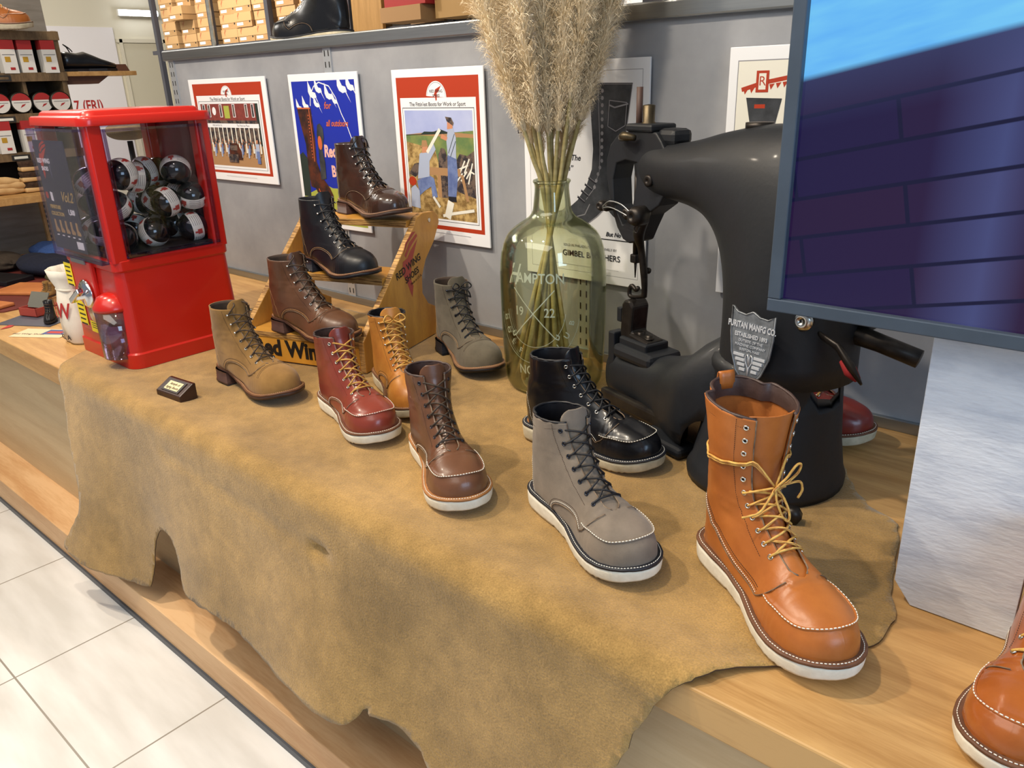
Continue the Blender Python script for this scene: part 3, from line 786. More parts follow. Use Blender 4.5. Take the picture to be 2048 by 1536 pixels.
xs = np.arange(-2.4, -.15, .014); ys = np.arange(-.12, 1.5, .014)
for x in xs:
    for y in ys: pts.append(Vector((x+random.uniform(-.002, .002), y+random.uniform(-.002, .002))))
res = delaunay_2d_cdt(pts, [(i, (i+1) % nb) for i in range(nb)], [], 1, 1e-6)
mb = MB(); mb.add([hide_map(p.x, p.y) for p in res[0]], [tuple(f) for f in res[2]])
HIDE = mat('hide_suede', 'ae8b52', .97, '84683a', 4.5, bump=1.0, bscale=260, sheen=.25, bdist=.0016, spec=.15, contrast=(.34, .66), detail=13)
nt = HIDE.node_tree; b_ = nt.nodes['Principled BSDF']; src = b_.inputs['Base Color'].links[0].from_socket
tc = nt.nodes['Texture Coordinate']
for sc_, amt, lo, hi in ((420, .75, .72, 1.22), (38, .8, .86, 1.12)):
    nn_ = nt.nodes.new('ShaderNodeTexNoise'); nn_.inputs['Scale'].default_value = sc_; nn_.inputs['Detail'].default_value = 4
    rm_ = nt.nodes.new('ShaderNodeMapRange'); rm_.inputs['From Min'].default_value = .3; rm_.inputs['From Max'].default_value = .7; rm_.inputs['To Min'].default_value = lo; rm_.inputs['To Max'].default_value = hi
    mx_ = nt.nodes.new('ShaderNodeMix'); mx_.data_type = 'RGBA'; mx_.blend_type = 'MULTIPLY'; mx_.inputs[0].default_value = amt
    nt.links.new(tc.outputs['Object'], nn_.inputs['Vector']); nt.links.new(nn_.outputs['Fac'], rm_.inputs['Value']); nt.links.new(src, mx_.inputs[6]); nt.links.new(rm_.outputs['Result'], mx_.inputs[7]); src = mx_.outputs[2]
nt.links.new(src, b_.inputs['Base Color'])
hide = mb.build('leather_hide', [HIDE, mat('hide_edge', '4d3a28', .9)], None, weld=.0001, recalc=True, solid=.0022)
hide.modifiers[0].use_rim_only = False; hide.modifiers[0].material_offset_rim = 1
if sum(p.normal.z for p in hide.data.polygons) < 0: hide.data.flip_normals()
hide.modifiers[0].offset = -1
tag(hide, 'tan rough suede cowhide draped over the bench and hanging down its front', 'hide')
# ---------- the boots on display ----------
WHITE_S = mat('crepe_white', 'e6e1d2', .75, 'd2ccba', 30, bump=.3, bscale=120); WORN_S = mat('crepe_worn', 'c9c0a8', .8, 'a79d84', 25, bump=.3, bscale=120)
TH_W = mat('thread_white', 'eee9dc', .7); TH_T = mat('thread_tan', 'c69a63', .7); TH_D = mat('thread_dark', '3a2419', .7); TH_K = mat('thread_black', '131316', .7); TH_R = mat('thread_rust', '7a2f1e', .7)
NICK = mat('nickel', 'd5d2ca', .22, metal=1); BRASSD = mat('antique_eyelet', '3b3f4a', .3, metal=.9)
L_TAN = mat('lace_gold', 'd9b15e', .75, 'b98a3e', 90); L_TB = mat('lace_brown_strand', '9a6238', .75); L_BLK = mat('lace_black', '17171b', .6); L_BRN = mat('lace_brown', '2f241c', .65, '4a3a2c', 80); L_GLD = mat('lace_leather', 'c79a4c', .6, 'a87a34', 40)
DK = mat('collar_dark', '4b3a36', .42, '382a27', 20, bump=.3, bscale=90); BKC = mat('collar_black', '17171c', .4, bump=.3, bscale=90)
SOLE_B = mat('sole_brown', '4a322a', .5, '2e201c', 20); SOLE_K = mat('sole_black', '1b1b22', .45, '101014', 20)
W_BR = mat('welt_brown', '6f4a33', .55, '543422', 30); W_TAN = mat('welt_tan', 'a5703f', .5, '8a5a30', 30); W_BK = mat('welt_black', '1d1f27', .45); W_GR = mat('welt_edge_tan', '7a5a44', .6)
LIN = mat('lining_natural', 'a98a62', .9, '7e5f3e', 12); LINO = mat('lining_orange', 'b0692c', .85, '8d5220', 12); LINK = mat('lining_black', '1d1c20', .7); LIND = mat('lining_brown', '4f3f34', .8, '372b24', 12)
ORG = leather('leather_orange', 'b26a30', '985423', .36, nscale=9); ORG2 = leather('leather_orange_worn', 'a85e28', '8c481b', .24, nscale=9, coat=.3)
GRYS = leather('suede_slate', '83776a', '6f655a', suede=True); BLKL = leather('leather_black', '131419', '0d0e12', .27, coat=.15); BRNL = leather('leather_copper', '6c4630', '4c3020', .34, nscale=5, coat=.15)
OXB = leather('leather_oxblood', '84382a', '6f2d22', .3, nscale=9, coat=.2); MUS = leather('leather_mustard', 'ba8038', 'a0642a', .38)
BEIS = leather('suede_hawthorne', '937040', '74562f', suede=True, nscale=10); OLVS = leather('suede_olive', '6a6253', '4f493e', suede=True, nscale=10)
BRN2 = leather('leather_amber', '5f402c', '4a2f20', .36, nscale=8); BRN3 = leather('leather_dark_brown', '3d2a22', '2b1d18', .2, nscale=8, coat=.4); BLK2 = leather('leather_black_matte', '15161b', '0f1015', .4)
RED = leather('leather_red', '7e2a22', '6b221c', .3, coat=.2)
HZ = .0075
kw = dict(eye=NICK)
make_boot('moc_toe_boot', 'slate grey suede boot with black laces and bright white sole, front centre', 'boot', 'wedge', (-.7421, .9019, HZ), -21.9, .994, GRYS, LINK, BKC, W_BK, WHITE_S, L_BLK, stitch=TH_D, thread=TH_W, eye=BRASSD, creases=.6)
make_boot('tall_moc_boot', 'tall orange tan leather boot with gold laces tied round its shaft', 'boot', 'tall', (-.4444, .9361, HZ), -34.2, 1.021, ORG, LINO, DK, W_BR, WHITE_S, L_TAN, L_TB, stitch=TH_D, thread=TH_W, neye=11, style='tall', bow='wrap', stripes=True, gtop=2.6, creases=.8, **kw)
make_boot('moc_toe_boot', 'glossy black leather boot with white moc stitching behind the grey suede boot', 'boot', 'wedge', (-.923, 1.0883, HZ), 1.6, .989, BLKL, LINK, BKC, W_BK, WORN_S, L_BLK, stitch=TH_K, thread=TH_W, **kw)
make_boot('moc_toe_boot', 'worn coppery brown boot with dark laces and cream wedge sole', 'boot', 'wedge', (-1.0487, .922, HZ), -29.3, 1.0, BRNL, LINO, DK, W_TAN, WHITE_S, L_BRN, stitch=TH_D, thread=TH_W, eye=BRASSD, creases=1.3)
make_boot('moc_toe_boot', 'oxblood red leather boot with tan laces and white wedge sole', 'boot', 'wedge', (-1.382, .9465, HZ), -15.5, .989, OXB, LIND, DK, W_BR, WHITE_S, L_GLD, stitch=TH_R, thread=TH_W, creases=.8, **kw)
make_boot('work_boot', 'mustard tan boot with black collar, half hidden behind the oxblood boot', 'boot', 'wedge', (-1.3986, 1.1205, HZ), -26, .998, MUS, LINK, BKC, W_BR, WORN_S, L_GLD, stitch=TH_D, thread=TH_T, neye=8, hooks=4, bow='loops', style='plain', creases=.5, **kw)
make_boot('cap_toe_boot', 'sandy brown roughout suede boot with dark heel, leftmost on the hide', 'boot', 'heeled', (-1.735, .8968, HZ), -1.5, 1.012, BEIS, LIND, None, W_BR, SOLE_B, L_BRN, stitch=TH_D, thread=TH_T, neye=7, hooks=3, bow='inside', style='cap', creases=1.2, **kw)
make_boot('cap_toe_boot', 'olive grey suede boot standing alone between step stand and glass bottle', 'boot', 'heeled', (-1.456, 1.376, HZ), -22.3, 1.016, OLVS, LIND, None, W_GR, SOLE_K, L_BLK, stitch=TH_D, thread=TH_T, eye=BRASSD, neye=7, hooks=3, bow='loops', style='cap', creases=1.2)
# ---------- plywood step stand ----------
st_o = (-1.455, 1.108, HZ-.001); st_a = math.radians(17)
stand = thing('step_stand', 'three-step plywood shoe riser with black lettering on its lowest riser', 'shoe stand', st_o, st_a)
W_ = .37
OUT = [(0, 0), (0, .08), (.275, .315), (.285, .33), (.319, .338), (.38, .334), (.402, .318), (.404, .30), (.37, .255), (.32, .215), (.295, .175), (.291, .13), (.318, .095), (.359, .075), (.348, 0)]
def side_panel(x0, x1):
    mb = MB(); M = frame((x0, 0, 0), (0, 1, 0), (0, 0, 1))      # local x=v, y=z, z=+x
    mb.prism([(p[0], p[1]) for p in OUT], 0, x1-x0, M); n = len(OUT)
    mb.m = [0, 0]+[1]*n
    return mb
side_panel(-.016, 0).build('side_panel', [PLY, PLYE], stand, bevel=.002)
side_panel(-W_, -W_+.016).build('side_panel', [PLY, PLYE], stand, bevel=.002)
for v0, v1, z in ((.004, .12, .078), (.128, .25, .205), (.262, .392, .326)):
    mb = MB(); mb.box((-W_/2, (v0+v1)/2, z-.009), (W_-.034, v1-v0, .018)); mb.m = [0, 0, 1, 0, 0, 0]
    # faces: -x,+x,-y,+y,-z,+z
    mb.build('step', [PLY, PLYE], stand, bevel=.001)
mb = MB(); mb.box((-W_/2, .012, .034), (W_-.034, .016, .064), bev=.001)
mb.mat(1).text('Red Wing', .058, frame((-.232, .0035, .036), (1, 0, 0), (0, 0, 1)), bold=.0022, ext=.0004, sx=.95)
mb.build('lettered_riser', [mat('riser_ply', 'd89a38', .45, 'c98a30', 12), mat('print_black', '1a1512', .6)], stand)
def wing(mb, M, s, mi):
    mb.mat(mi)
    for p in ([(.0, .0), (.1, -.25), (.35, -.2), (.5, .1), (1.0, .55), (.6, .42), (.35, .3), (.12, .3)], [(.1, -.2), (.3, -.25), (.36, -.5), (.2, -.75), (.14, -.45)], [(.3, .33), (.55, .48), (1.02, .62), (1.0, .7), (.6, .62), (.25, .42)], [(.2, .45), (.5, .64), (.98, .76), (.8, .82), (.4, .68)]):
        mb.poly([(a*s, b*s) for a, b in p], 0, M)
mb = MB(); Mx = frame((.0006, .22, .20), (0, .97, .24), (0, -.24, .97))
wing(mb, Mx @ T(-.02, .005, -.0002), .10, 0)
mb.mat(1).text('RED WING', .026, Mx @ T(.012, .012, .0002), bold=.0005, ext=.0001); mb.text('SHOES', .024, Mx @ T(.02, -.016, .0002), bold=.0005, ext=.0001); mb.text('Made in U.S.A.', .010, Mx @ T(.035, -.036, .0002), ext=.0001)
mb.build('printed_emblem', [mat('print_red', 'a8483c', .6), MATS['print_black']], stand)
for v, z in ((.35, .315),):
    mb = MB(); mb.lathe([(.006, 0), (.006, .0015), (.002, .0016), (.001, .0006)], 14, frame((0, v, z), (0, 1, 0), (0, 0, 1))); mb.build('screw', NICK, stand)
make_boot('cap_toe_boot', 'reddish brown leather boot on the lowest step of the plywood stand', 'boot', 'heeled', (-1.752, 1.072, .085), 1.8, 1.008, BRN2, LIND, None, W_BR, SOLE_B, L_BRN, stitch=TH_D, thread=TH_T, neye=7, hooks=3, bow='inside', style='cap', creases=1.2, **kw)
make_boot('plain_toe_boot', 'matte black leather boot on the middle step of the plywood stand', 'boot', 'heeled', (-1.785, 1.213, .212), -6.0, 1.0, BLK2, LINK, None, W_BR, SOLE_K, L_BLK, stitch=TH_K, thread=TH_T, neye=7, hooks=3, style='cap', creases=1.2, **kw)
make_boot('plain_toe_boot', 'shiny dark brown leather boot on the top step of the plywood stand', 'boot', 'heeled', (-1.835, 1.383, .333), -8, 1.0, BRN3, LIND, None, W_GR, SOLE_B, L_BLK, stitch=TH_D, thread=TH_D, neye=7, hooks=3, bow='inside', style='cap', creases=1.5, **kw)
# ---------- little sign block ----------
sg = thing('sign_block', 'small dark wooden wedge with a cream plate lettered for aging boots', 'sign', (-1.698, .75, HZ-.003), math.radians(5))
mb = MB(); M = frame((-.047, 0, 0), (0, 1, 0), (0, 0, 1)); mb.prism([(-.022, 0), (.022, 0), (.022, .037), (.015, .037), (-.022, .017)], 0, .094, M); mb.build('block', mat('sign_wood', '3c241c', .35, '2a1812', 20), sg, bevel=.0015, recalc=True)
ang = math.atan2(.020, .037); Mp = frame((0, -.0035, .0277), (1, 0, 0), (0, math.cos(ang), math.sin(ang)))
mb = MB(); mb.box((0, 0, .0005), (.066, .032, .001), Mp); mb.mat(1).box((0, 0, .0009), (.052, .024, .0012), Mp)
mb.mat(2).text('Sample of', .0095, Mp @ T(0, .005, .0017), shear=.3, ext=.0001, bold=.0001); mb.text('Aging Boots', .0095, Mp @ T(0, -.0055, .0017), shear=.3, ext=.0001, bold=.0001)
mb.build('name_plate', [mat('plate_dark', '241a18', .3), mat('plate_cream', 'e3cfa0', .5), MATS['print_black']], sg)
# ---------- capsule vending machine ----------
REDP = mat('red_plastic', 'b81e14', .28, coat=.3); REDD = mat('red_plastic_inner', '8a1018', .5)
def clear(name, tint, gloss=.06, rough=.03, edge=.5):
    m = bpy.data.materials.new(name); m.use_nodes = True; MATS[name] = m; nt = m.node_tree; nt.nodes.clear()
    o = nt.nodes.new('ShaderNodeOutputMaterial'); tr = nt.nodes.new('ShaderNodeBsdfTransparent'); gl = nt.nodes.new('ShaderNodeBsdfGlossy'); mx = nt.nodes.new('ShaderNodeMixShader'); lw = nt.nodes.new('ShaderNodeLayerWeight'); ma = nt.nodes.new('ShaderNodeMath'); mr = nt.nodes.new('ShaderNodeMix'); mr.data_type = 'RGBA'
    lw.inputs['Blend'].default_value = .25; ma.operation = 'MULTIPLY_ADD'; ma.inputs[1].default_value = edge; ma.inputs[2].default_value = gloss; ma.use_clamp = True
    gl.inputs['Roughness'].default_value = rough; gl.inputs['Color'].default_value = (.9, .92, .9, 1)
    mr.inputs[6].default_value = lin(tint[0]); mr.inputs[7].default_value = lin(tint[1])
    L = nt.links.new; L(lw.outputs['Facing'], mr.inputs[0]); L(mr.outputs[2], tr.inputs['Color']); L(lw.outputs['Fresnel'], ma.inputs[0]); L(ma.outputs[0], mx.inputs[0]); L(tr.outputs[0], mx.inputs[1]); L(gl.outputs[0], mx.inputs[2]); L(mx.outputs[0], o.inputs['Surface'])
    return m
ACR = clear('clear_acrylic', ('fdfdfe', 'e2ddee'), .02, edge=.22); ACRE = clear('acrylic_edge', ('e6dff2', 'b9aed8'), .08)
GX, GY = -2.122, .933
gm = thing('capsule_machine', 'bright red capsule toy vending machine with clear windows on the bench', 'vending machine', (GX, GY, HZ-.002))
def rsq(h, r=.02, ch=0, n=9):
    out = []
    for cx_, cy_, a0 in ((1, 1, 0), (-1, 1, 90), (-1, -1, 180), (1, -1, 270)):
        rr = r+ch
        for q in range(n+1):
            a = math.radians(a0+90*q/n); out.append((cx_*(h-rr)+rr*math.cos(a), cy_*(h-rr)+rr*math.sin(a)))
    return out
def loft_sq(mb, secs):
    G = [[(p[0], p[1], z) for p in rsq(h, r)]+[(rsq(h, r)[0][0], rsq(h, r)[0][1], z)] for z, h, r in secs]
    mb.grid(G, flip=False); n = len(G[0])-1; o = len(mb.v)-len(G)*(n+1)
    mb.f.append([o+i for i in range(n)][::-1]); mb.m.append(mb.mi); mb.sm.append(False)
    o2 = len(mb.v)-(n+1); mb.f.append([o2+i for i in range(n)]); mb.m.append(mb.mi); mb.sm.append(False)
mb = MB(); loft_sq(mb, [(0, .163, .035), (.036, .163, .035), (.040, .158, .03), (.2, .152, .025), (.245, .150, .022), (.250, .154, .022), (.272, .154, .022), (.276, .150, .02)])
mb.sm = [False]*len(mb.sm)
mb.build('body', REDP, gm, recalc=True)
for sx in (1, -1):
    for sy in (1, -1):
        mb = MB(); w__ = .034
        mb.prism([(a*w__/2/.5+0, b*w__/2/.5) for a, b in [(p[0]/2, p[1]/2) for p in rsq(.5, .18)]] if False else [(sx*.134+p[0], sy*.134+p[1]) for p in rsq(.0185, .006)], .27, .592)
        mb.build('corner_post', REDP, gm, recalc=True)
mb = MB(); mb.box((0, .145, .43), (.24, .006, .32)); mb.build('back_wall', REDD, gm)
mb = MB(); mb.box((0, 0, .281), (.285, .285, .012)); mb.build('chamber_floor', BLACKM, gm)
mb = MB(); mb.box((-.0155, 0, .43), (.001, .001, .001)); 
mb = MB(); loft_sq(mb, [(.588, .150, .02), (.588, .166, .03), (.606, .164, .03), (.610, .160, .028), (.610, .146, .025), (.618, .143, .025), (.622, .136, .02)]); mb.build('lid', REDP, gm, recalc=True, bevel=.0015)
def pane(nm, c, d, axis):
    p = MB(); p.box(c, d); o = p.build(nm, ACR, gm)
    f = MB(); 
    a = d[0] if axis == 'y' else d[1]; z0, z1 = c[2]-d[2]/2, c[2]+d[2]/2
    for s in (-1, 1):
        if axis == 'y': f.box((c[0]+s*(a/2-.003), c[1]+.008, c[2]), (.006, .018, d[2]))
        else: f.box((c[0]-.008*(1 if c[0] > 0 else -1), c[1]+s*(a/2-.003), c[2]), (.018, .006, d[2]))
    for z in (z0+.003, z1-.003):
        if axis == 'y': f.box((c[0], c[1]+.008, z), (a, .018, .006))
        else: f.box((c[0]-.008*(1 if c[0] > 0 else -1), c[1], z), (.018, a, .006))
    f.build('pane_rim', ACRE, o)
pane('front_window', (-.012, -.172, .425), (.29, .002, .315), 'y')
pane('side_window', (.161, .005, .43), (.002, .245, .30), 'x'); pane('side_window', (-.161, .005, .43), (.002, .245, .30), 'x')
# front poster card inside the front window
NAVY = mat('navy_card', '20264c', .5, '181b38', 3); GOLD = mat('gold_print', 'b89a5a', .4); WHT = mat('white_print', 'e8e6e4', .6); REDK = mat('red_print', 'b5312a', .5)
Mf = frame((-.052, -.1655, .42), (1, 0, 0), (0, 0, 1))
mb = MB(); mb.box((0, 0, 0), (.19, .27, .002), Mf); wing(mb, Mf @ T(-.075, .085, .0013), .06, 1); mb.mat(2).text('RED WING', .016, Mf @ T(-.05, .085, .0015), bold=.0003); mb.text('SHOES', .014, Mf @ T(-.05, .066, .0015), bold=.0003)
mb.mat(3).text('Vol.2', .035, Mf @ T(.045, .0, .0015), shear=.4, bold=.0003); mb.text('MINIATURE', .013, Mf @ T(-.04, -.028, .0015), bold=.0004); mb.text('COLLECTION', .013, Mf @ T(-.035, -.045, .0015), bold=.0004)
mb.mat(2).text('1,500', .018, Mf @ T(.055, -.036, .0015), bold=.0006)
mb.mat(1).poly([(-.077+.009*math.cos(a), .0+.009*math.sin(a)) for a in np.linspace(0, 2*PI, 18)[:-1]], .0014, Mf); mb.mat(2).poly([(-.055, -.012), (-.04, -.014), (-.04, .008), (-.055, .01)], .0014, Mf)
for q in range(5):
    mb.mat(4); x = -.07+q*.033; mb.poly([(x, -.06), (x+.012, -.06), (x+.012, -.078), (x+.024, -.086), (x+.022, -.092), (x, -.092)], .0014, Mf)
    mb.mat(2).poly([(x, -.098), (x+.014, -.098), (x+.014, -.101), (x, -.101)], .0014, Mf)
mb.poly([(.045, -.127), (.085, -.127), (.085, -.108), (.045, -.108)], .0014, Mf)
mb.mat(5).poly([(-.02, .10), (-.012, .10), (-.012, .045), (-.02, .045)], .0014, Mf)
mb.build('advert_card', [NAVY, REDK, WHT, GOLD, mat('boot_print', 'a8865a', .6), mat('grey_print', '4a4c66', .6)], gm)
# coin mechanism, labels, chute
mb = MB(); mb.box((-.035, -.157, .165), (.13, .012, .19), bev=.003); mb.build('coin_panel', REDP, gm)
CHR = mat('chrome', 'd8dade', .1, metal=1)
Mk = frame((-.02, -.165, .175), (1, 0, 0), (0, 0, 1)); mb = MB(); mb.lathe([(.038, 0), (.038, .004), (.03, .010), (.012, .012), (.012, .03), (.001, .031)], 28, Mk); mb.box((0, 0, .028), (.075, .014, .016), Mk @ T(rz=.5), bev=.003); mb.build('turn_knob', CHR, gm)
mb = MB(); mb.lathe([(.026, 0), (.026, .003), (.001, .0032)], 24, frame((-.01, -.163, .125), (1, 0, 0), (0, 0, 1))); mb.build('coin_return', NICK, gm)
YEL = mat('yellow_label', 'e8d020', .5)
for nm, c, d in (('warning_label', (-.115, .215), (.045, .06)), ('instruction_label', (-.085, .115), (.05, .065)), ('price_label', (-.012, .085), (.065, .03))):
    Ml = frame((c[0], -.1645, c[1]), (1, 0, 0), (0, 0, 1)); mb = MB(); mb.box((0, 0, 0), (d[0], d[1], .0006), Ml)
    mb.mat(1)
    for q in range(3 if d[1] < .05 else 5): mb.poly([(-d[0]*.38, d[1]*.36-q*d[1]*.2), (-d[0]*.38, d[1]*.29-q*d[1]*.2), (d[0]*(.38-.1*(q % 2)), d[1]*.29-q*d[1]*.2), (d[0]*(.38-.1*(q % 2)), d[1]*.36-q*d[1]*.2)], .0005, Ml)
    mb.build(nm, [YEL, mat('label_ink', '7a4a10' if nm != 'warning_label' else '2a2a20', .6)], gm)
mb = MB(); mb.box((-.035, -.165, .262), (.085, .003, .016)); mb.build('silver_plate', STEEL, gm)
Mc = T(.092, -.150, 0); mb = MB(); mb.lathe([(.048, .028), (.048, .155)], 32, Mc, cap=False); mb.lathe([(.047, .0285), (.001, .0286)], 32, Mc, cap=False); mb.build('chute_cover', ACRE, gm, solid=.002)
mb = MB(); mb.lathe([(.050, .150), (.050, .158), (.036, .182), (.02, .19), (.001, .191)], 32, Mc); mb.build('chute_cap', REDP, gm)
mb = MB(); mb.lathe([(.026, .03), (.026, .06), (.03, .11)], 20, Mc, cap=False); mb.build('chute_drop', mat('chute_inner', '8c2a48', .4), gm, solid=.002)
# capsules
CAPB = mat('capsule_black', '0d0e14', .08, coat=.6); BAND = mat('capsule_band', 'dcd6c8', .5); BANDR = mat('band_red', 'b03a34', .5); BANDK = mat('band_ink', '6a625c', .6)
def capsule(label):
    r = thing('toy_capsule', label, 'capsule', (0, 0, 0), 0, 'toy capsules piled in the red machine')
    mb = MB(); mb.sphere((0, 0, 0), .038, 16); mb.build('shell', CAPB, r, weld=.00005)
    mb = MB(); R = .0385
    mb.grid([[(R*math.cos(a)*math.cos(t), R*math.cos(a)*math.sin(t), R*math.sin(a)) for t in np.linspace(0, 2*PI, 41)] for a in np.linspace(-.38, .38, 7)])
    R = .0388
    def patch(t0, t1, a0, a1): mb.grid([[(R*math.cos(a)*math.cos(t), R*math.cos(a)*math.sin(t), R*math.sin(a)) for t in np.linspace(t0, t1, 6)] for a in np.linspace(a0, a1, 3)])
    for q in range(4):
        mb.mat(1); patch(q*1.57, q*1.57+.35, -.1, .22); patch(q*1.57+.12, q*1.57+.26, -.28, -.1); mb.mat(2)
        for z in range(5): patch(q*1.57+.55, q*1.57+1.3, .28-z*.13, .25-z*.13)
    mb.build('paper_band', [BAND, BANDR, BANDK], r); return r
caps_ = []
proto = None; rr = random.Random(3)
pos = [(-.095, -.09, .327), (-.01, -.095, .327), (.1, -.1, .327), (-.1, -.005, .327), (-.012, -.01, .327), (.09, -.012, .327), (-.09, .085, .327), (0, .09, .327), (.1, .09, .327),
       (.1, -.1, .404), (.1, .03, .398), (.02, -.06, .39), (-.06, -.05, .392), (-.06, .04, .392), (.03, .04, .395), (.105, .10, .405), (.02, .095, .40), (.06, -.02, .463), (.09, .075, .473), (.105, -.07, .478), (-.1, -.07, .398), (-.03, -.095, .455), (-.09, .0, .46), (-.1, .09, .41), (-.04, .09, .462), (.01, .03, .47)]
for i, p in enumerate(pos):
    lab = 'glossy black capsule with a printed white paper band inside the red machine'
    if proto is None: c = proto = capsule(lab)
    else: c = copytree(proto)
    c.location = (GX+p[0], GY+p[1], p[2]); c.rotation_euler = (rr.uniform(-1.5, 1.5), rr.uniform(-1.5, 1.5), rr.uniform(0, 6))
# ---------- old cast-iron sewing machine ----------
IRON = mat('black_iron', '171b22', .55, '12151a', 6, bump=.25, bscale=120, bdist=.001, coat=.05); IRON2 = mat('dark_steel', '3a3633', .4, '2a2624', 40, metal=.7); BRA = mat('aged_brass', '5d5340', .4, '3c3428', 30, metal=.8)
SU = Vector((-.95, .31, 0)).normalized(); sm_a = math.atan2(SU.y, SU.x)
sew = thing('sewing_machine', 'old black cast-iron shoe sewing machine with a silver shield badge', 'sewing machine', (-.46, 1.20, HZ-.002), sm_a)
def cut(o, cutters):
    for c in cutters:
        md = o.modifiers.new('b', 'BOOLEAN'); md.operation = 'DIFFERENCE'; md.object = c; md.solver = 'EXACT'
        dg = bpy.context.evaluated_depsgraph_get(); dg.update()
        me = bpy.data.meshes.new_from_object(o.evaluated_get(dg)); o.modifiers.clear(); o.data = me
    for c in cutters: bpy.data.objects.remove(c)
def ering(u, y, z, ru, ry, n=36, tilt=0, p=2.0):
    out = []
    for q in range(n+1):
        a = 2*PI*q/n; c, s = math.cos(a), math.sin(a); out.append((u+ru*math.copysign(abs(c)**(2/p), c), y+ry*math.copysign(abs(s)**(2/p), s), z))
    return out
def closed_loft(mb, rings):
    n = len(rings[0])-1; o = len(mb.v); mb.grid(rings); m = len(rings)
    mb.f.append([o+i for i in range(n)]); mb.m.append(mb.mi); mb.sm.append(False)
    mb.f.append([o+(m-1)*(n+1)+i for i in range(n)][::-1]); mb.m.append(mb.mi); mb.sm.append(False)
# column
mb = MB(); cu = .018
closed_loft(mb, [ering(cu+.012, 0, 0, .128, .136), ering(cu+.012, 0, .012, .129, .138), ering(cu+.01, 0, .03, .122, .130), ering(cu+.008, 0, .08, .114, .119), ering(cu+.005, 0, .15, .107, .109), ering(cu+.003, 0, .195, .103, .104), ering(cu+.003, 0, .203, .108, .109), ering(cu+.003, 0, .212, .108, .109), ering(cu+.003, 0, .222, .104, .104), ering(cu, 0, .226, .10, .095), ering(cu, 0, .25, .09, .085)])
col = mb.build('column', IRON, sew, weld=.0001, recalc=True)
dg = bpy.context.evaluated_depsgraph_get(); dg.update()
MW = Matrix.Translation(sew.location) @ Matrix.Rotation(sm_a, 4, 'Z'); MI = MW.inverted()
def cutter(poly_uv, center_w, dir_w, depth):
    """prism through world point along a world direction"""
    d = Vector(dir_w).normalized(); x = Vector((0, 0, 1)).cross(d).normalized(); y = d.cross(x)
    M = Matrix(((x.x, y.x, d.x, center_w[0]), (x.y, y.y, d.y, center_w[1]), (x.z, y.z, d.z, center_w[2]), (0, 0, 0, 1)))
    c = MB().prism(poly_uv, -depth, depth, MI @ M).build('c', IRON, sew, recalc=True); return c
H1 = Vector((-.37, 1.12, .207)); D1 = Vector((-.33, .92, -.27))
cut(col, [cutter([(-.022, .012), (-.012, .026), (.008, .030), (.018, .018), (.02, -.012), (.006, -.03), (-.014, -.026), (-.024, -.008)], H1, D1, .35)])
for p in col.data.polygons: p.use_smooth = True
# foot flare, lower arm
def sqring(u, z0, z1, hy, yc=0, p=2.6, n=36):
    out = []
    for q in range(n+1):
        a = 2*PI*q/n; c, s = math.cos(a), math.sin(a); out.append((u, yc+hy*math.copysign(abs(c)**(2/p), c), (z0+z1)/2+(z1-z0)/2*math.copysign(abs(s)**(2/p), s)))
    return out
mb = MB(); closed_loft(mb, [sqring(.447, .035, .105, .028), sqring(.442, .022, .116, .034), sqring(.41, .018, .124, .040), sqring(.34, .016, .130, .043), sqring(.27, .01, .146, .053, .004), sqring(.22, .004, .163, .068, .012), sqring(.17, .002, .19, .085, .018), sqring(.13, .0, .225, .1, .012), sqring(.09, 0, .255, .1, 0), sqring(.04, 0, .28, .085, 0)])
arm2 = mb.build('lower_arm', IRON, sew, weld=.0001, recalc=True)
Hh = Vector((-.568, 1.12, .062)); D2 = Vector((-.46, .86, -.42))
cut(arm2, [cutter([(.034*math.cos(a)*(1 if math.cos(a) > 0 else .9), .046*math.sin(a)) for a in np.linspace(0, 2*PI, 25)[:-1]], Hh, D2, .3)])
for p in arm2.data.polygons: p.use_smooth = True
# upper arm bending down into the column
INN = [(.375, .462), (.325, .447), (.27, .443), (.22, .437), (.178, .424), (.148, .398), (.130, .36), (.118, .31), (.112, .26), (.110, .20)]
OUTR = [(.385, .53), (.335, .540), (.285, .542), (.22, .552), (.15, .568), (.06, .581), (-.03, .572), (-.085, .50), (-.100, .38), (-.101, .20)]
HYS = [.020, .036, .048, .059, .069, .078, .086, .093, .099, .106]
rings = []; kk = list(range(len(INN)))
for q in np.linspace(0, len(INN)-1, 46):
    a_, b_, h_ = cr(kk, INN, q), cr(kk, OUTR, q), float(np.interp(q, kk, HYS)); c_ = (a_+b_)/2; d_ = (b_-a_)/2; ring = []
    for t_ in np.linspace(0, 2*PI, 37):
        c, s_ = math.cos(t_), math.sin(t_); P2_ = c_+d_*math.copysign(abs(s_)**.92, s_); ring.append((P2_[0], h_*math.copysign(abs(c)**.92, c), P2_[1]))
    rings.append(ring)
mb = MB(); closed_loft(mb, rings); mb.build('upper_arm', IRON, sew, weld=.0001, recalc=True)
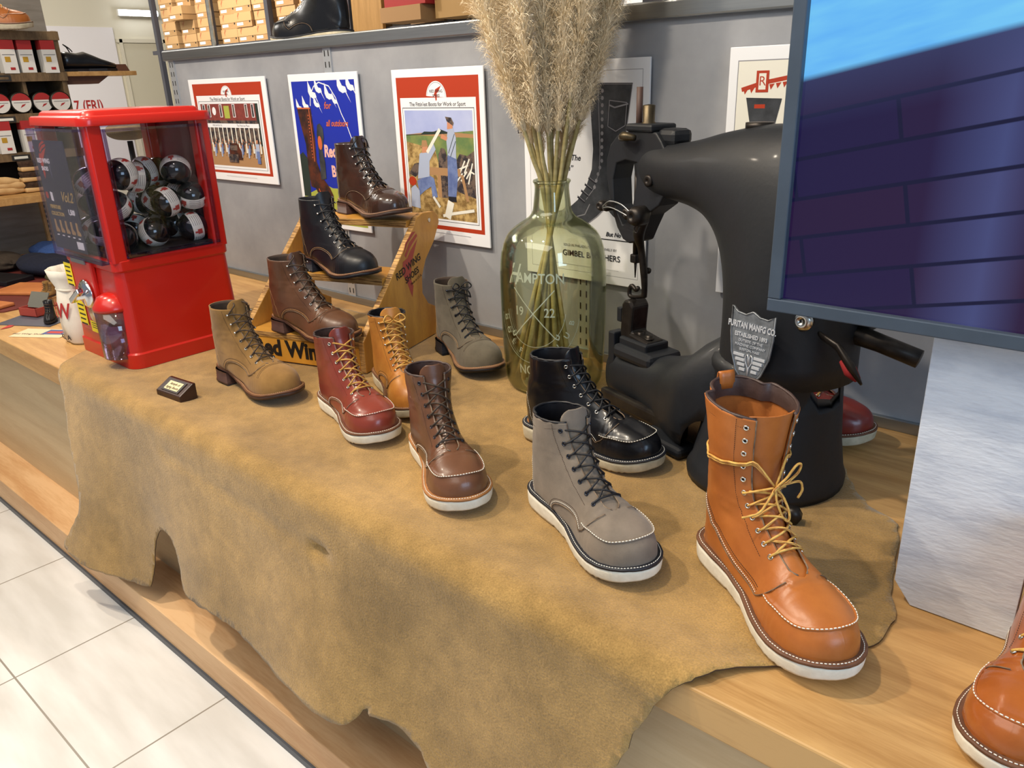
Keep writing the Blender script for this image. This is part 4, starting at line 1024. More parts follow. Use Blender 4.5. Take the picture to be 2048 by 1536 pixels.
# head casting with its window
HO = [(.33, .565), (.40, .566), (.44, .556), (.462, .537), (.472, .51), (.472, .482), (.462, .44), (.448, .405), (.436, .382), (.418, .362), (.398, .356), (.380, .362), (.366, .388), (.350, .415), (.315, .437), (.30, .46), (.30, .53), (.315, .55)]
HO = [(a-.014, b-.004) for a, b in HO]
mb = MB(); Mh = frame((0, .026, 0), (1, 0, 0), (0, 0, 1)); mb.prism(HO, 0, .048, Mh)
head = mb.build('head', IRON, sew, recalc=True)
cw = MB().prism([(.366, .505), (.40, .508), (.428, .50), (.437, .47), (.432, .42), (.405, .385), (.385, .40), (.375, .43), (.366, .47)], -.1, .2, frame((0, .05, 0), (1, 0, 0), (0, 0, 1))).build('c', IRON, sew, recalc=True)
cut(head, [cw]); md = head.modifiers.new('bevel', 'BEVEL'); md.width = .007; md.segments = 3; md.limit_method = 'ANGLE'; md.angle_limit = .6
def tp(nm, pts, r, m, n=10, sm=0, par=None):
    mb = MB(); P = smooth_path(pts, sm) if sm else pts; 
    if hasattr(r, '__len__') and sm: r = list(np.interp(np.linspace(0, 1, sm), np.linspace(0, 1, len(r)), r))
    mb.tube(P, r, n); return mb.build(nm, m, par or sew)
tp('tension_rod', [(.393, 0, .55), (.393, 0, .637)], .006, mat('rust_rod', '4a3630', .6))
mb = MB(); mb.lathe([(.013, .56), (.013, .575), (.011, .577), (.0115, .605), (.009, .606), (.001, .607)], 20, T(.366, 0, 0)); mb.build('oil_cup', BRA, sew)
mb = MB(); mb.box((.36, .0, .567), (.075, .06, .014), bev=.004); mb.box((.30, -.005, .552), (.05, .045, .03), bev=.01); mb.build('top_clamp', IRON, sew)
tp('wing_screw', [(.405, .032, .548), (.38, .045, .553), (.36, .035, .55)], [.006, .009, .005], BRA, sm=8)
tp('needle_bar', [(.3935, 0, .52), (.3935, 0, .315)], .006, IRON2); tp('needle', [(.3935, 0, .315), (.3935, 0, .279)], [.0035, .001], IRON2)
mb = MB(); mb.box((.3935, 0, .318), (.018, .016, .018), bev=.003); mb.build('needle_clamp', IRON2, sew)
tp('presser_lever', [(.330, .03, .425), (.338, .032, .405), (.350, .03, .375), (.356, .018, .345), (.356, .01, .30), (.357, .006, .265), (.360, .004, .247)], [.010, .013, .011, .007, .0075, .006, .006], IRON2, sm=30)
tp('presser_foot', [(.360, .004, .249), (.380, .004, .243), (.402, .004, .240), (.405, .004, .252), (.398, .004, .262), (.385, .004, .256), (.378, .004, .262)], .0045, IRON2, sm=26)
tp('feed_screw', [(.362, .0, .30), (.352, .0, .30)], .006, IRON2)
for nm, c, r, l in (('pivot_bolt', (.447, .045, .42), .0105, .02), ('pivot_bolt', (.428, .045, .419), .008, .022), ('tension_disc', (.322, .055, .416), .018, .03), ('set_screw', (.315, .05, .478), .011, .006), ('pivot_bolt', (.385, .038, .41), .011, .012)):
    mb = MB(); M = frame(c, (1, 0, 0), (0, 0, 1)); M = M @ T(0, 0, -0) ; mb.lathe([(r, 0), (r, l*.7), (r*.7, l), (r*.3, l), (r*.28, l*.7), (.0005, l*.7)], 18, frame((c[0], c[1]-.012, c[2]), (-1, 0, 0), (0, 0, 1))); mb.build(nm, IRON2, sew)
tp('take_up_wire', [(.43, .055, .421), (.40, .062, .435), (.365, .062, .433), (.338, .058, .418)], .0015, STEEL, 6, 20)
tp('take_up_wire', [(.43, .055, .419), (.395, .063, .424), (.36, .063, .418), (.335, .058, .408)], .0013, STEEL, 6, 20)
tp('thread_hook', [(.32, .06, .405), (.325, .062, .392), (.317, .062, .386), (.312, .06, .398)], .0016, IRON2, 6, 14)
mb = MB(); mb.box((.378, 0, .45), (.014, .024, .08), bev=.004); mb.box((.39, .0, .372), (.022, .03, .03), bev=.006); mb.build('bar_guide', IRON, sew)
# work post on the lower arm
mb = MB(); Mq = frame((0, .022, 0), (1, 0, 0), (0, 0, 1)); mb.prism([(.325, .150), (.325, .163), (.377, .170), (.377, .18), (.372, .225), (.383, .237), (.40, .236), (.408, .225), (.412, .165), (.41, .150)], 0, .044, Mq); mb.build('work_post', IRON2, sew, bevel=.005, recalc=True)
mb = MB(); mb.box((.362, 0, .145), (.085, .06, .03), bev=.004); mb.box((.352, 0, .13), (.12, .085, .03), bev=.01); mb.build('post_foot', IRON, sew)
for u in (.365, .338):
    mb = MB(); mb.lathe([(.010, 0), (.010, .002), (.0075, .002), (.0075, .008), (.0005, .008)], 6, T(u, .006, .165)); mb.build('hex_bolt', IRON2, sew)
mb = MB(); mb.box((.418, .01, .20), (.014, .02, .03), bev=.002); mb.box((.424, .02, .125), (.02, .03, .08), bev=.003); mb.build('thread_box', IRON, sew)
mb = MB(); mb.box((.30, .052, .033), (.25, .02, .03), bev=.006); mb.box((.30, .045, .015), (.20, .03, .02), bev=.004); mb.build('shuttle_rail', mat('worn_iron', '1d1b1c', .35, '34302c', 30, metal=.4), sew)
mb = MB(); mb.box((.20, .075, .012), (.12, .05, .022), bev=.008); mb.build('bench_foot', IRON, sew)
# shield badge
SH = [(-.036, .060), (-.026, .052), (-.012, .050), (-.001, .056), (.001, .056), (.012, .050), (.026, .049), (.037, .056), (.037, .02), (.033, -.012), (.022, -.040), (.0, -.066), (-.022, -.040), (-.032, -.012), (-.036, .02)]
BW = MW
Mb_w = frame((-.474, 1.082, .272), (math.cos(-.16), math.sin(-.16), -.02), (0, 0, 1)); Mb = MI @ Mb_w
def bend(v): return v
mb = MB(); mb.prism(SH, 0, .003, Mb); mb.prism([(a*.93, b*.93) for a, b in SH], .003, .0034, Mb)
mb.mat(1)
rim = [(a, b, .0035) for a, b in SH]; mb.mat(0).tube([Mb @ Vector(p) for p in rim], .0012, 6, closed=True)
mb.mat(1)
mb.text('PURITAN MANFG CO.', .0135, Mb @ T(0, .033, .0042), sx=.62, bold=.0003, ext=.0007); mb.text('ESTABLISHED 1893', .0088, Mb @ T(0, .018, .0042), sx=.78, bold=.0002, ext=.0006)
mb.text('OUTSIDE OF THE', .0055, Mb @ T(0, .009, .0042), ext=.0005); mb.text('MACHINE COMPANY', .0055, Mb @ T(0, .002, .0042), ext=.0005); mb.text('BOSTON, MASS.', .005, Mb @ T(0, -.005, .0042), ext=.0005)
for q in range(4):
    for s in (-1, 1): mb.box((s*.018*(1-q*.14), -.014-q*.0075, .0042), (.019*(1-q*.16), .004, .0016), Mb)
for s in (-1, 1): mb.tube([Mb @ Vector(p) for p in [(0, -.045, .004), (s*.001, -.032, .004), (s*.006, -.022, .004), (s*.006, -.014, .004), (s*.003, -.011, .004), (s*.001, -.016, .004), (s*.001, -.028, .004)]], .0008, 5)
mb.build('shield_badge', [mat('pewter', '94999f', .4, '6e7378', 60, metal=.55), mat('pewter_raised', 'dadde2', .3, metal=.4)], sew)
# right side: pulley, handle, lever
def wl(p): return MI @ Vector(p)
mb = MB(); mb.tube([wl((-.43, 1.20, .295)), wl((-.37, 1.20, .285)), wl((-.325, 1.2, .276)), wl((-.268, 1.2, .262))], [.016, .016, .014, .014], 16); mb.build('crank_handle', IRON2, sew)
mb = MB(); mb.lathe([(.012, 0), (.085, .002), (.092, .008), (.092, .03), (.085, .036), (.012, .038)], 40, MI @ frame((-.36, 1.25, .375), (0, 1, 0), (.25, 0, 1))); mb.build('hand_wheel', IRON, sew)
mb = MB(); mb.tube([wl((-.40, 1.13, .30)), wl((-.36, 1.12, .285)), wl((-.335, 1.11, .262)), wl((-.315, 1.10, .243))], [.007, .010, .012, .004], 10, flat=.5); mb.build('clutch_lever', IRON2, sew)
mb = MB(); mb.tube([wl((-.352, 1.125, .265)), wl((-.338, 1.12, .252)), wl((-.325, 1.115, .243))], [.006, .010, .005], 10); mb.build('red_pad', mat('red_felt', '8a1c20', .8), sew)
mb = MB(); mb.lathe([(.016, 0), (.016, .01), (.010, .013), (.004, .0135), (.003, .009), (.0005, .009)], 20, MI @ frame((-.412, 1.118, .318), (1, 0, -.1), (0, 0, 1))); mb.build('cap_screw', NICK, sew)
for p in ((-.385, 1.085, .018), (-.47, 1.06, .012)):
    mb = MB(); mb.lathe([(.014, 0), (.014, .018), (.0005, .018)], 6, MI @ frame(p, (1, .3, 0), (0, 0, 1))); mb.build('hex_bolt', IRON2, sew)
tp('arm_plate', [(.10, 0, .572), (.10, 0, .582)], .022, IRON2, 16)
# ---------- television and its board ----------
tv = thing('television', 'large flat screen in a thin dark grey frame showing a brick wall', 'television', (.09, .97, .66))
TW, TH = .97, .57; tz0 = .385-.66; 
mb = MB(); x0, x1 = -.482, .482; z0, z1 = tz0-.006, tz0+.56; yf = -.04
BZ = mat('tv_bezel', '4a5665', .45, '414c59', 8, metal=.3); B = .0165
for c, d in (((0, 0, z0+B/2), (x1-x0, .03, B)), ((0, 0, z1-B/2), (x1-x0, .03, B)), ((x0+B/2, 0, (z0+z1)/2), (B, .03, z1-z0-2*B)), ((x1-B/2, 0, (z0+z1)/2), (B, .03, z1-z0-2*B))): mb.box((c[0], yf+.015, c[2]), d, bev=.0015)
mb.box((0, yf+.022, (z0+z1)/2), (x1-x0-.01, .02, z1-z0-.01)); mb.build('frame', BZ, tv)
mb = MB(); mb.box((-.21, .0, -.12), (.10, .022, .10)); mb.build('wall_mount', BLACKM, tv)
m = bpy.data.materials.new('screen_picture'); m.use_nodes = True; nt = m.node_tree; b = nt.nodes['Principled BSDF']; N = nt.nodes.new; L = nt.links.new
b.inputs['Base Color'].default_value = (.002, .002, .003, 1); b.inputs['Roughness'].default_value = .12
tc = N('ShaderNodeTexCoord'); mp = N('ShaderNodeMapping'); mp.inputs['Rotation'].default_value = (0, 0, -.21)   # picture plane = local x,y
br = N('ShaderNodeTexBrick'); br.inputs['Scale'].default_value = 1; br.inputs['Brick Width'].default_value = .24; br.inputs['Row Height'].default_value = .0455; br.inputs['Mortar Size'].default_value = .0028; br.inputs['Mortar Smooth'].default_value = .5; br.inputs['Bias'].default_value = 0
br.inputs['Color1'].default_value = lin('241640'); br.inputs['Color2'].default_value = lin('341630'); br.inputs['Mortar'].default_value = lin('100e30')
nz = N('ShaderNodeTexNoise'); nz.inputs['Scale'].default_value = 7; nz.inputs['Detail'].default_value = 3
sep = N('ShaderNodeSeparateXYZ'); L(tc.outputs['Object'], mp.inputs['Vector']); L(mp.outputs['Vector'], br.inputs['Vector']); L(mp.outputs['Vector'], sep.inputs['Vector'])
mn = N('ShaderNodeMapping'); mn.inputs['Scale'].default_value = (1, 5, 1); L(mp.outputs['Vector'], mn.inputs['Vector']); L(mn.outputs['Vector'], nz.inputs['Vector'])
def ramp(els):
    r = N('ShaderNodeValToRGB'); e = r.color_ramp.elements; e[0].position, e[0].color = els[0][0], lin(els[0][1]); e[1].position, e[1].color = els[-1][0], lin(els[-1][1])
    for p, c in els[1:-1]:
        q = e.new(p); q.color = lin(c)
    return r
so = N('ShaderNodeSeparateXYZ'); L(tc.outputs['Object'], so.inputs['Vector'])
# left to right tone of the brick picture
mr = N('ShaderNodeMapRange'); mr.inputs['From Min'].default_value = -.48; mr.inputs['From Max'].default_value = .0; L(so.outputs['X'], mr.inputs['Value'])
tone = ramp([(0, '0c1044'), (.33, '1e1646'), (.47, '5a6aa8'), (.56, '2a163c'), (.8, '38122a'), (1, '4a2028')]); L(mr.outputs['Result'], tone.inputs['Fac'])
m1 = N('ShaderNodeMix'); m1.data_type = 'RGBA'; m1.inputs[0].default_value = .45; L(br.outputs['Color'], m1.inputs[6]); L(tone.outputs['Color'], m1.inputs[7])
mo = N('ShaderNodeMix'); mo.data_type = 'RGBA'; mo.inputs[6].default_value = (0, 0, 0, 1); L(br.outputs['Fac'], mo.inputs[0]); L(m1.outputs[2], mo.inputs[6]); mo.inputs[7].default_value = lin('121034')
sk = ramp([(0, '3f8fe8'), (.4, '68bcff'), (.7, '7fd4ff'), (1, '4a90e8')]); L(nz.outputs['Fac'], sk.inputs['Fac'])
ms = N('ShaderNodeMapRange'); ms.inputs['From Min'].default_value = .083; ms.inputs['From Max'].default_value = .09; L(sep.outputs['Y'], ms.inputs['Value'])
hz = N('ShaderNodeMapRange'); hz.inputs['From Min'].default_value = .03; hz.inputs['From Max'].default_value = .086; L(sep.outputs['Y'], hz.inputs['Value'])
mh = N('ShaderNodeMix'); mh.data_type = 'RGBA'; mh.inputs[7].default_value = lin('3a4470'); hm = N('ShaderNodeMath'); hm.operation = 'MULTIPLY'; hm.inputs[1].default_value = .6; L(hz.outputs['Result'], hm.inputs[0]); L(hm.outputs[0], mh.inputs[0]); L(mo.outputs[2], mh.inputs[6])
m2 = N('ShaderNodeMix'); m2.data_type = 'RGBA'; L(ms.outputs['Result'], m2.inputs[0]); L(mh.outputs[2], m2.inputs[6]); L(sk.outputs['Color'], m2.inputs[7])
L(m2.outputs[2], b.inputs['Emission Color']); b.inputs['Emission Strength'].default_value = .9
mb = MB(); mb.box((0, 0, 0), (x1-x0-2*B+.001, z1-z0-2*B+.001, .002)); s_ = mb.build('screen', m, tv); s_.rotation_euler = (PI/2, 0, 0); s_.location = (0, yf+.010, (z0+z1)/2)
# concrete print board
CB = mat('pale_board', 'ccd1d9', .75, 'b9bfca', 5.0, bump=.5, bscale=30, stretch=(2.5, 2.5, 9), bdist=.0015, contrast=(.36, .56), detail=12)
bd = MB(); bd.prism([(-.182, 0), (-.068, 0), (-.068, .95), (-.21, .95), (-.205, .03)], 0, .02, frame((0, .996, HZ-.006), (1, 0, 0), (0, 0, 1))); o = bd.build('pale_board', [CB], None, bevel=.0008); tag(o, 'pale grey weathered-look board standing below the television', 'board')
# ---------- red boot behind the machine and the others ----------
make_boot('work_boot', 'red leather boot with white sole behind the sewing machine', 'boot', 'wedge', (-.668, 1.408, HZ), 4, .99, RED, LIND, DK, W_BR, WORN_S, L_GLD, stitch=TH_R, thread=TH_W, style='plain', creases=.5, **kw)
make_boot('moc_toe_boot', 'orange brown boot cut off by the lower right corner beside the pale board', 'boot', 'wedge', (-.024, 1.03, .001), -92, 1.0, ORG2, LINO, DK, W_BR, WHITE_S, L_TAN, L_TB, stitch=TH_D, thread=TH_W, stripes=True, creases=.8, **kw)
sh = MB(); sh.box((-1.3, 1.76, .775), (3.4, .36, .02)); o = sh.build('rear_shelf', mat('shelf_grey', '8d8f92', .6), None); tag(o, 'grey shelf behind the steel capped partition', 'shelf')
make_boot('tall_black_boot', 'unlaced black leather boot standing on the shelf above the partition', 'boot', 'wedge', (-2.10, 1.665, .786), 186, 1.12, BLKL, LINK, None, W_BK, WORN_S, L_BLK, stitch=TH_K, thread=TH_K, laces=False, neye=9, creases=.3, tongue=False, gtop=.95, **kw)
# ---------- glass bottle with pampas ----------
VX, VY = -1.060, 1.343
GLS = clear('bottle_glass', ('fafbf0', 'e0e3be'), .04, rough=.02, edge=.7)
bt = thing('glass_bottle', 'big greenish glass demijohn printed with a golf club emblem, holding pampas grass', 'bottle', (VX, VY, HZ-.002))
prof = [(.001, .006), (.090, .004), (.101, .007), (.108, .022), (.111, .06), (.114, .13), (.115, .22), (.114, .27), (.109, .31), (.096, .342), (.072, .363), (.050, .377), (.040, .392), (.037, .41), (.034, .44), (.036, .452)]
pp = smooth_path([(a, 0, b) for a, b in prof], 60)
mb = MB(); mb.lathe([(max(p[0], .001), p[2]) for p in pp], 64, cap=False); mb.build('glass_body', GLS, bt, recalc=True, solid=.0025)
mb = MB(); mb.tube([(.0365*math.cos(a), .0365*math.sin(a), .454) for a in np.linspace(0, 2*PI, 41)[:-1]], .004, 10, closed=True); mb.build('rim', GLS, bt)
VP = mat('vase_print', 'e9ece0', .6)
tmp = MB(); 
def flat_text(t, s, x, z, rot=0, sx=1, sh_=0): tmp.text(t, s, T(x, z, 0) @ Matrix.Rotation(rot, 4, 'Z'), bold=.0003, ext=0, sx=sx, shear=sh_)
flat_text('H', .065, -.060, .272, sx=.7, sh_=.45); flat_text('AMPTON', .030, .018, .268)
flat_text('19', .028, -.040, .195); flat_text('22', .028, .042, .195)
for i, ch in enumerate('GOLF'): a = math.radians(196+i*17); flat_text(ch, .019, .102*math.cos(a), .20+.102*math.sin(a), a+PI/2)
for i, ch in enumerate('CLUB'): a = math.radians(293+i*17); flat_text(ch, .019, .102*math.cos(a), .20+.102*math.sin(a), a+PI/2)
flat_text('NOTA', .030, -.005, .062)
def line(pts, w_=.0012):
    for (a, b), (c, d) in zip(pts[:-1], pts[1:]):
        n_ = Vector((-(d-b), c-a)).normalized()*w_; m_ = 4
        for q in range(m_):
            p0 = Vector((a, b)).lerp((c, d), q/m_); p1 = Vector((a, b)).lerp((c, d), (q+1)/m_)
            tmp.add([(p0.x+n_.x, p0.y+n_.y, 0), (p0.x-n_.x, p0.y-n_.y, 0), (p1.x-n_.x, p1.y-n_.y, 0), (p1.x+n_.x, p1.y+n_.y, 0)], [(0, 1, 2, 3)], None, False)
for s in (-1, 1):
    line([(s*.055, .245), (-s*.055, .140)]); line([(-s*.055, .140), (-s*.064, .136), (-s*.066, .144), (-s*.058, .148)], .0014)
line([(.082*math.cos(a), .20+.082*math.sin(a)) for a in np.linspace(math.radians(185), math.radians(355), 30)], .0006)
line([(.120*math.cos(a), .20+.120*math.sin(a)) for a in np.linspace(math.radians(190), math.radians(350), 34)], .0006)
A0 = math.radians(-74)
rz_ = [p[2] for p in pp]; rr_ = [p[0] for p in pp]
wr = []
for v in tmp.v:
    z = v.y; r0 = float(np.interp(z, rz_, rr_))+.0006; a = A0+v.x*.86/.115; wr.append((r0*math.cos(a), r0*math.sin(a), z))
mb = MB(); mb.add(wr, tmp.f, None, False); mb.build('printed_emblem', VP, bt)
# pampas
PLM = mat('pampas_plume', 'fff2d8', .9, 'ecd8b0', 12, sheen=.2); STK = mat('pampas_stalk', 'b9ab7c', .6, '9a8c58', 5, stretch=(1, 1, 8)); STN = mat('stalk_green', 'a49b5e', .6)
def plume_mesh(seed, Lp=.42, R=.036):
    rg = random.Random(seed); mb = MB(); mb.smooth = True
    for i in range(3400):
        q = rg.random(); z = Lp*q; env = R*math.sin(PI*min(1, q*.80+.12))**.8
        a = rg.uniform(0, 2*PI); l = env*rg.uniform(.6, 1.25); up = rg.uniform(.5, 1.5)*l+.02
        r0 = .003; w_ = rg.uniform(.0005, .0010); da = rg.uniform(-.5, .5)
        P = []
        for k in range(5):
            t = k/4; rad = r0+l*t**.8; ang = a+da*t*t; P.append(Vector((rad*math.cos(ang), rad*math.sin(ang), z+up*t*(1.1-.45*t*t)-.012*t*t*t*rg.random())))
        tn = Vector((-math.sin(a), math.cos(a), rg.uniform(-.5, .5))).normalized()
        vs_ = []
        for k in range(5):
            ww = w_*(1-.8*(k/4)); vs_ += [P[k]-tn*ww, P[k]+tn*ww]
        mb.add(vs_, [(2*k, 2*k+1, 2*k+3, 2*k+2) for k in range(4)])
        if i % 2 == 0:     # side hairs
            for k in (2, 3):
                d = (tn*rg.choice((-1, 1))+(P[k+1]-P[k]).normalized()*.8+Vector((0, 0, -.3))).normalized()*rg.uniform(.006, .013)
                mb.add([P[k]-tn*.0002, P[k]+tn*.0002, P[k]+d], [(0, 1, 2)])
    return mb
variants = []
rg = random.Random(11)
tops = [(-.12, .02, .56), (-.085, -.03, .53), (-.06, .04, .56), (-.038, -.035, .51), (-.015, .02, .55), (.005, -.03, .535), (.026, .03, .56), (.045, -.035, .50), (.068, .02, .55), (.09, -.01, .53), (.125, .015, .58), (-.1, .0, .63), (.08, .045, .62), (.0, .0, .66)]
import itertools
RT = Vector((math.cos(-.727), math.sin(-.727)*-1, 0))
ax = Vector((.74, .67, 0))      # spread direction of the bunch
ay = Vector((.67, -.74, 0))
for i, (tx, ty, tz) in enumerate(tops):
    st_ = thing('pampas_stem', 'dried beige pampas grass stem with a fluffy plume in the glass bottle', 'pampas grass', (VX, VY, 0), 0, 'pampas stems in the glass bottle')
    base = ax*(-tx*.55-.03)+ay*(ty*.6+.02)+Vector((0, 0, .03)); nk = ax*(tx*.16)+ay*(ty*.35)+Vector((0, 0, .44)); top = ax*tx*.46+ay*ty*.8+Vector((0, 0, tz))
    d = (top-nk).normalized(); far = top+d*.05
    P = smooth_path([base, base.lerp(nk, .5)+ay*.004, nk, nk.lerp(top, .55), top, far], 30)
    mb = MB(); mb.tube(P, list(np.linspace(.0058, .0035, 30)), 8); mb.build('stalk', STK, st_)
    if i < 4: variants.append(plume_mesh(i).build('plume', PLM, st_)); pl = variants[-1]
    else:
        pl = variants[i % 4].copy(); COL.objects.link(pl); pl.parent = st_
    pl.location = top; d2 = (d+ax*tx*.1).normalized(); pl.rotation_euler = (d2.to_track_quat('Z', 'Y').to_matrix().to_4x4() @ Matrix.Rotation(rg.uniform(0, 6), 4, 'Z')).to_euler()
# ---------- posters ----------
PW = mat('poster_white', 'eceef2', .45); PR = mat('poster_red', 'b03a1e', .45); PBK = mat('poster_black', '20212a', .5); PBL = mat('poster_blue', '1c2fa8', .45); PSK = mat('print_sky', '9aa6d8', .5, 'b8c2e6', 4)
PGN = mat('print_field', '5f7a4a', .6, '8a9250', 20); PDG = mat('print_woods', '24322c', .6); PSTR = mat('print_straw', 'c0a268', .6, '7e6236', 60, contrast=(.4, .6)); PTAN = mat('print_tan', 'a9825a', .6); PDEN = mat('print_denim', '7486b4', .6, '56679a', 40); PSH = mat('print_shirt', 'a9b4cc', .6); PSKN = mat('print_skin', 'c88a68', .6); PBRK = mat('print_brick', '8c4038', .6, '74332e', 80); PDK = mat('print_dark', '2e2a30', .6, '6a5a50', 60, contrast=(.45, .55)); PYG = mat('print_yellowgreen', 'a8b04a', .6); PBR = mat('print_bootbrown', '5a2c1a', .5, '2a1a18', 30, contrast=(.4, .6)); POR = mat('print_orange', 'c8643a', .55); PPK = mat('print_pink', 'e8b8b0', .55); PGR = mat('print_grey_boot', '26282c', .4, '4c4f54', 14); PCR = mat('print_paper', 'e6e4d8', .6); PGL = mat('print_grey_line', '8a8a90', .6)
PM = [PW, PR, PBK, PBL, PSK, PGN, PDG, PSTR, PTAN, PDEN, PSH, PSKN, PBRK, PDK, PYG, PBR, POR, PPK, PGR, PCR, PGL]
I_ = {m_.name: i for i, m_ in enumerate(PM)}
class Poster(MB):
    def __init__(s, w, h): super().__init__(); s.w, s.h = w, h; s.z = .0045; s.box((w/2, h/2, .002), (w, h, .005), bev=.0012)
    def p(s, m_, pts): s.z += .00002; s.mat(I_[m_.name]).poly([(a*s.w, b*s.h) for a, b in pts], s.z); return s
    def r(s, m_, a, b, c, d): return s.p(m_, [(a, b), (c, b), (c, d), (a, d)])
    def t(s, m_, txt, size, x, y, **k): s.z += .00002; s.mat(I_[m_.name]).text(txt, size*s.h, T(x*s.w, y*s.h, s.z), ext=0, **k); return s
    def el(s, m_, x, y, rx, ry, n=24, a0=0, a1=2*PI): return s.p(m_, [(x+rx*math.cos(a), y+ry*math.sin(a)) for a in np.linspace(a0, a1, n)[:-1]])
    def ln(s, m_, pts, w_):
        for (a, b), (c, d) in zip(pts[:-1], pts[1:]):
            v = Vector(((c-a)*s.w, (d-b)*s.h)); n_ = Vector((-v.y, v.x)).normalized()*w_
            s.p(m_, [(a+n_.x/s.w, b+n_.y/s.h), (a-n_.x/s.w, b-n_.y/s.h), (c-n_.x/s.w, d-n_.y/s.h), (c+n_.x/s.w, d+n_.y/s.h)])
        return s
    def fin(s, label, x, z0, tilt=0):
        o = s.build('poster', PM); o.matrix_world = frame((x, 1.538-.004-.0035, z0), (1, 0, tilt), (0, 0, 1)); return tag(o, label, 'poster')
def fittin(P, wide):
    ex = .035*.45/P.w*1.0; 
    P.r(PR, .05, .075, .95, .955); P.r(PW, .085, .10, .915, .84)
    cx = .5; rx = .11 if not wide else .07
    P.el(PW, cx, .84, rx, .09, 30, 0, PI+.001); P.el(PBK, cx, .84, rx*.93, .083, 30, 0, PI+.001); P.el(PW, cx, .84, rx*.91, .081, 30, 0, PI+.001)
    P.p(PR, [(cx-.03*rx/.11, .845), (cx-.005, .885), (cx+.06*rx/.11, .905), (cx+.03*rx/.11, .875), (cx+.005, .86)]); P.p(PR, [(cx-.015, .855), (cx+.01, .86), (cx+.004, .825), (cx-.008, .822)])
    P.t(PBK, 'RED WING', .022, cx, .874, bold=.0002); P.t(PBK, 'SHOES', .02, cx, .85, bold=.0002)
    P.t(PBK, "The Fittin'est Boots for Work or Sport", .032 if not wide else .045, .5, .803, sx=.92, bold=.0002)
    P.r(PBK, .105, .125, .895, .785); P.r(PW, .109, .128, .891, .781)
P3 = Poster(.343, .452); fittin(P3, False)
P3.r(PSK, .125, .14, .875, .77); P3.r(PSTR, .125, .14, .875, .42)
P3.p(PGN, [(.125, .42), (.875, .42), (.875, .66), (.6, .645), (.125, .63)]); P3.p(PSTR, [(.125, .42), (.5, .43), (.45, .55), (.125, .59)]); P3.p(PTAN, [(.125, .63), (.875, .62), (.875, .64), (.5, .655)])
P3.p(PDG, [(.125, .63), (.3, .635), (.34, .65), (.45, .65), (.52, .665), (.6, .65), (.6, .64), (.125, .625)])
P3.p(PDK, [(.62, .32), (.875, .28), (.875, .55), (.8, .52), (.72, .53), (.66, .47)]); P3.p(PDK, [(.125, .40), (.2, .46), (.27, .47), (.3, .42), (.2, .38)])
for q in range(9): P3.ln(PCR, [(.66+.02*q, .36+.015*(q*5 % 7)), (.74+.016*q, .42+.012*(q*3 % 8))], .0022)
P3.p(PDK, [(.50, .27), (.57, .27), (.59, .50), (.56, .555), (.52, .56), (.485, .52), (.48, .40)]); P3.r(PTAN, .34, .40, .72, .445); P3.r(PTAN, .46, .27, .50, .40); P3.p(PTAN, [(.72, .41), (.75, .41), (.80, .26), (.77, .26)])
P3.p(PDEN, [(.57, .28), (.66, .28), (.69, .40), (.68, .56), (.60, .60), (.585, .50)]); P3.p(PSH, [(.59, .52), (.68, .50), (.69, .62), (.66, .68), (.61, .67), (.585, .60)]); P3.ln(PDG, [(.60, .53), (.675, .64)], .001); P3.ln(PDG, [(.62, .51), (.685, .60)], .001); P3.p(PSKN, [(.60, .665), (.66, .67), (.665, .71), (.605, .71)]); P3.p(PDK, [(.60, .71), (.585, .735), (.65, .73), (.675, .70), (.665, .685)]); P3.p(PSKN, [(.585, .60), (.60, .62), (.54, .64), (.52, .615)])
P3.p(PDEN, [(.22, .36), (.36, .40), (.42, .38), (.45, .27), (.39, .26), (.38, .33), (.30, .30), (.24, .27)]); P3.p(PSH, [(.23, .37), (.37, .39), (.38, .48), (.46, .55), (.44, .58), (.34, .54), (.27, .52)]); P3.p(PSKN, [(.30, .525), (.36, .53), (.37, .565), (.31, .57)]); P3.p(PTAN, [(.285, .56), (.38, .565), (.37, .575), (.36, .60), (.31, .60), (.30, .57)])
P3.ln(PCR, [(.36, .53), (.52, .665)], .005); P3.p(PSH, [(.13, .20), (.24, .19), (.24, .30), (.19, .335), (.14, .31)]); P3.el(PR, .165, .355, .045, .028); P3.p(PBK, [(.57, .25), (.66, .25), (.66, .28), (.575, .28)])
P3.ln(PCR, [(.55, .15), (.60, .25)], .012); P3.ln(PCR, [(.50, .16), (.62, .18), (.85, .21)], .004); P3.ln(PCR, [(.40, .27), (.47, .21)], .004)
P3.ln(PGL, [(.35, .055), (.8, .052)], .0004)
P3.fin('poster of two men sawing logs under a red header, right of the step stand', -1.758, .246)
P1 = Poster(.492, .342); fittin(P1, True)
P1.r(PTAN, .125, .15, .875, .76); P1.r(PBRK, .125, .60, .84, .76); P1.r(PDG, .84, .36, .875, .76)
for x in (.15, .22, .38, .55, .71, .79): P1.r(PW, x, .63, x+.035, .755); P1.r(PDK, x+.005, .635, x+.028, .75)
P1.el(PW, .305, .69, .025, .04); P1.r(PYG, .44, .62, .51, .74); P1.r(PDK, .125, .57, .86, .60); P1.r(PW, .125, .53, .86, .57); P1.t(PBK, "The Fittin'est Place", .03, .66, .55); P1.t(PBK, 'MERCANTILE CO', .024, .32, .55)
P1.r(PDK, .125, .36, .86, .53)
for x in np.linspace(.15, .84, 13): P1.r(PCR, x, .36, x+.012, .53)
for q in range(40):
    x = .14+.018*q; y = .30+.08*((q*7) % 5)/5; P1.p([PSH, PDEN, PDK, PTAN, PCR][q % 5], [(x, y-.06), (x+.018, y-.06), (x+.02, y+.03), (x+.004, y+.035)]); P1.el(PSKN, x+.011, y+.045, .006, .012, 10)
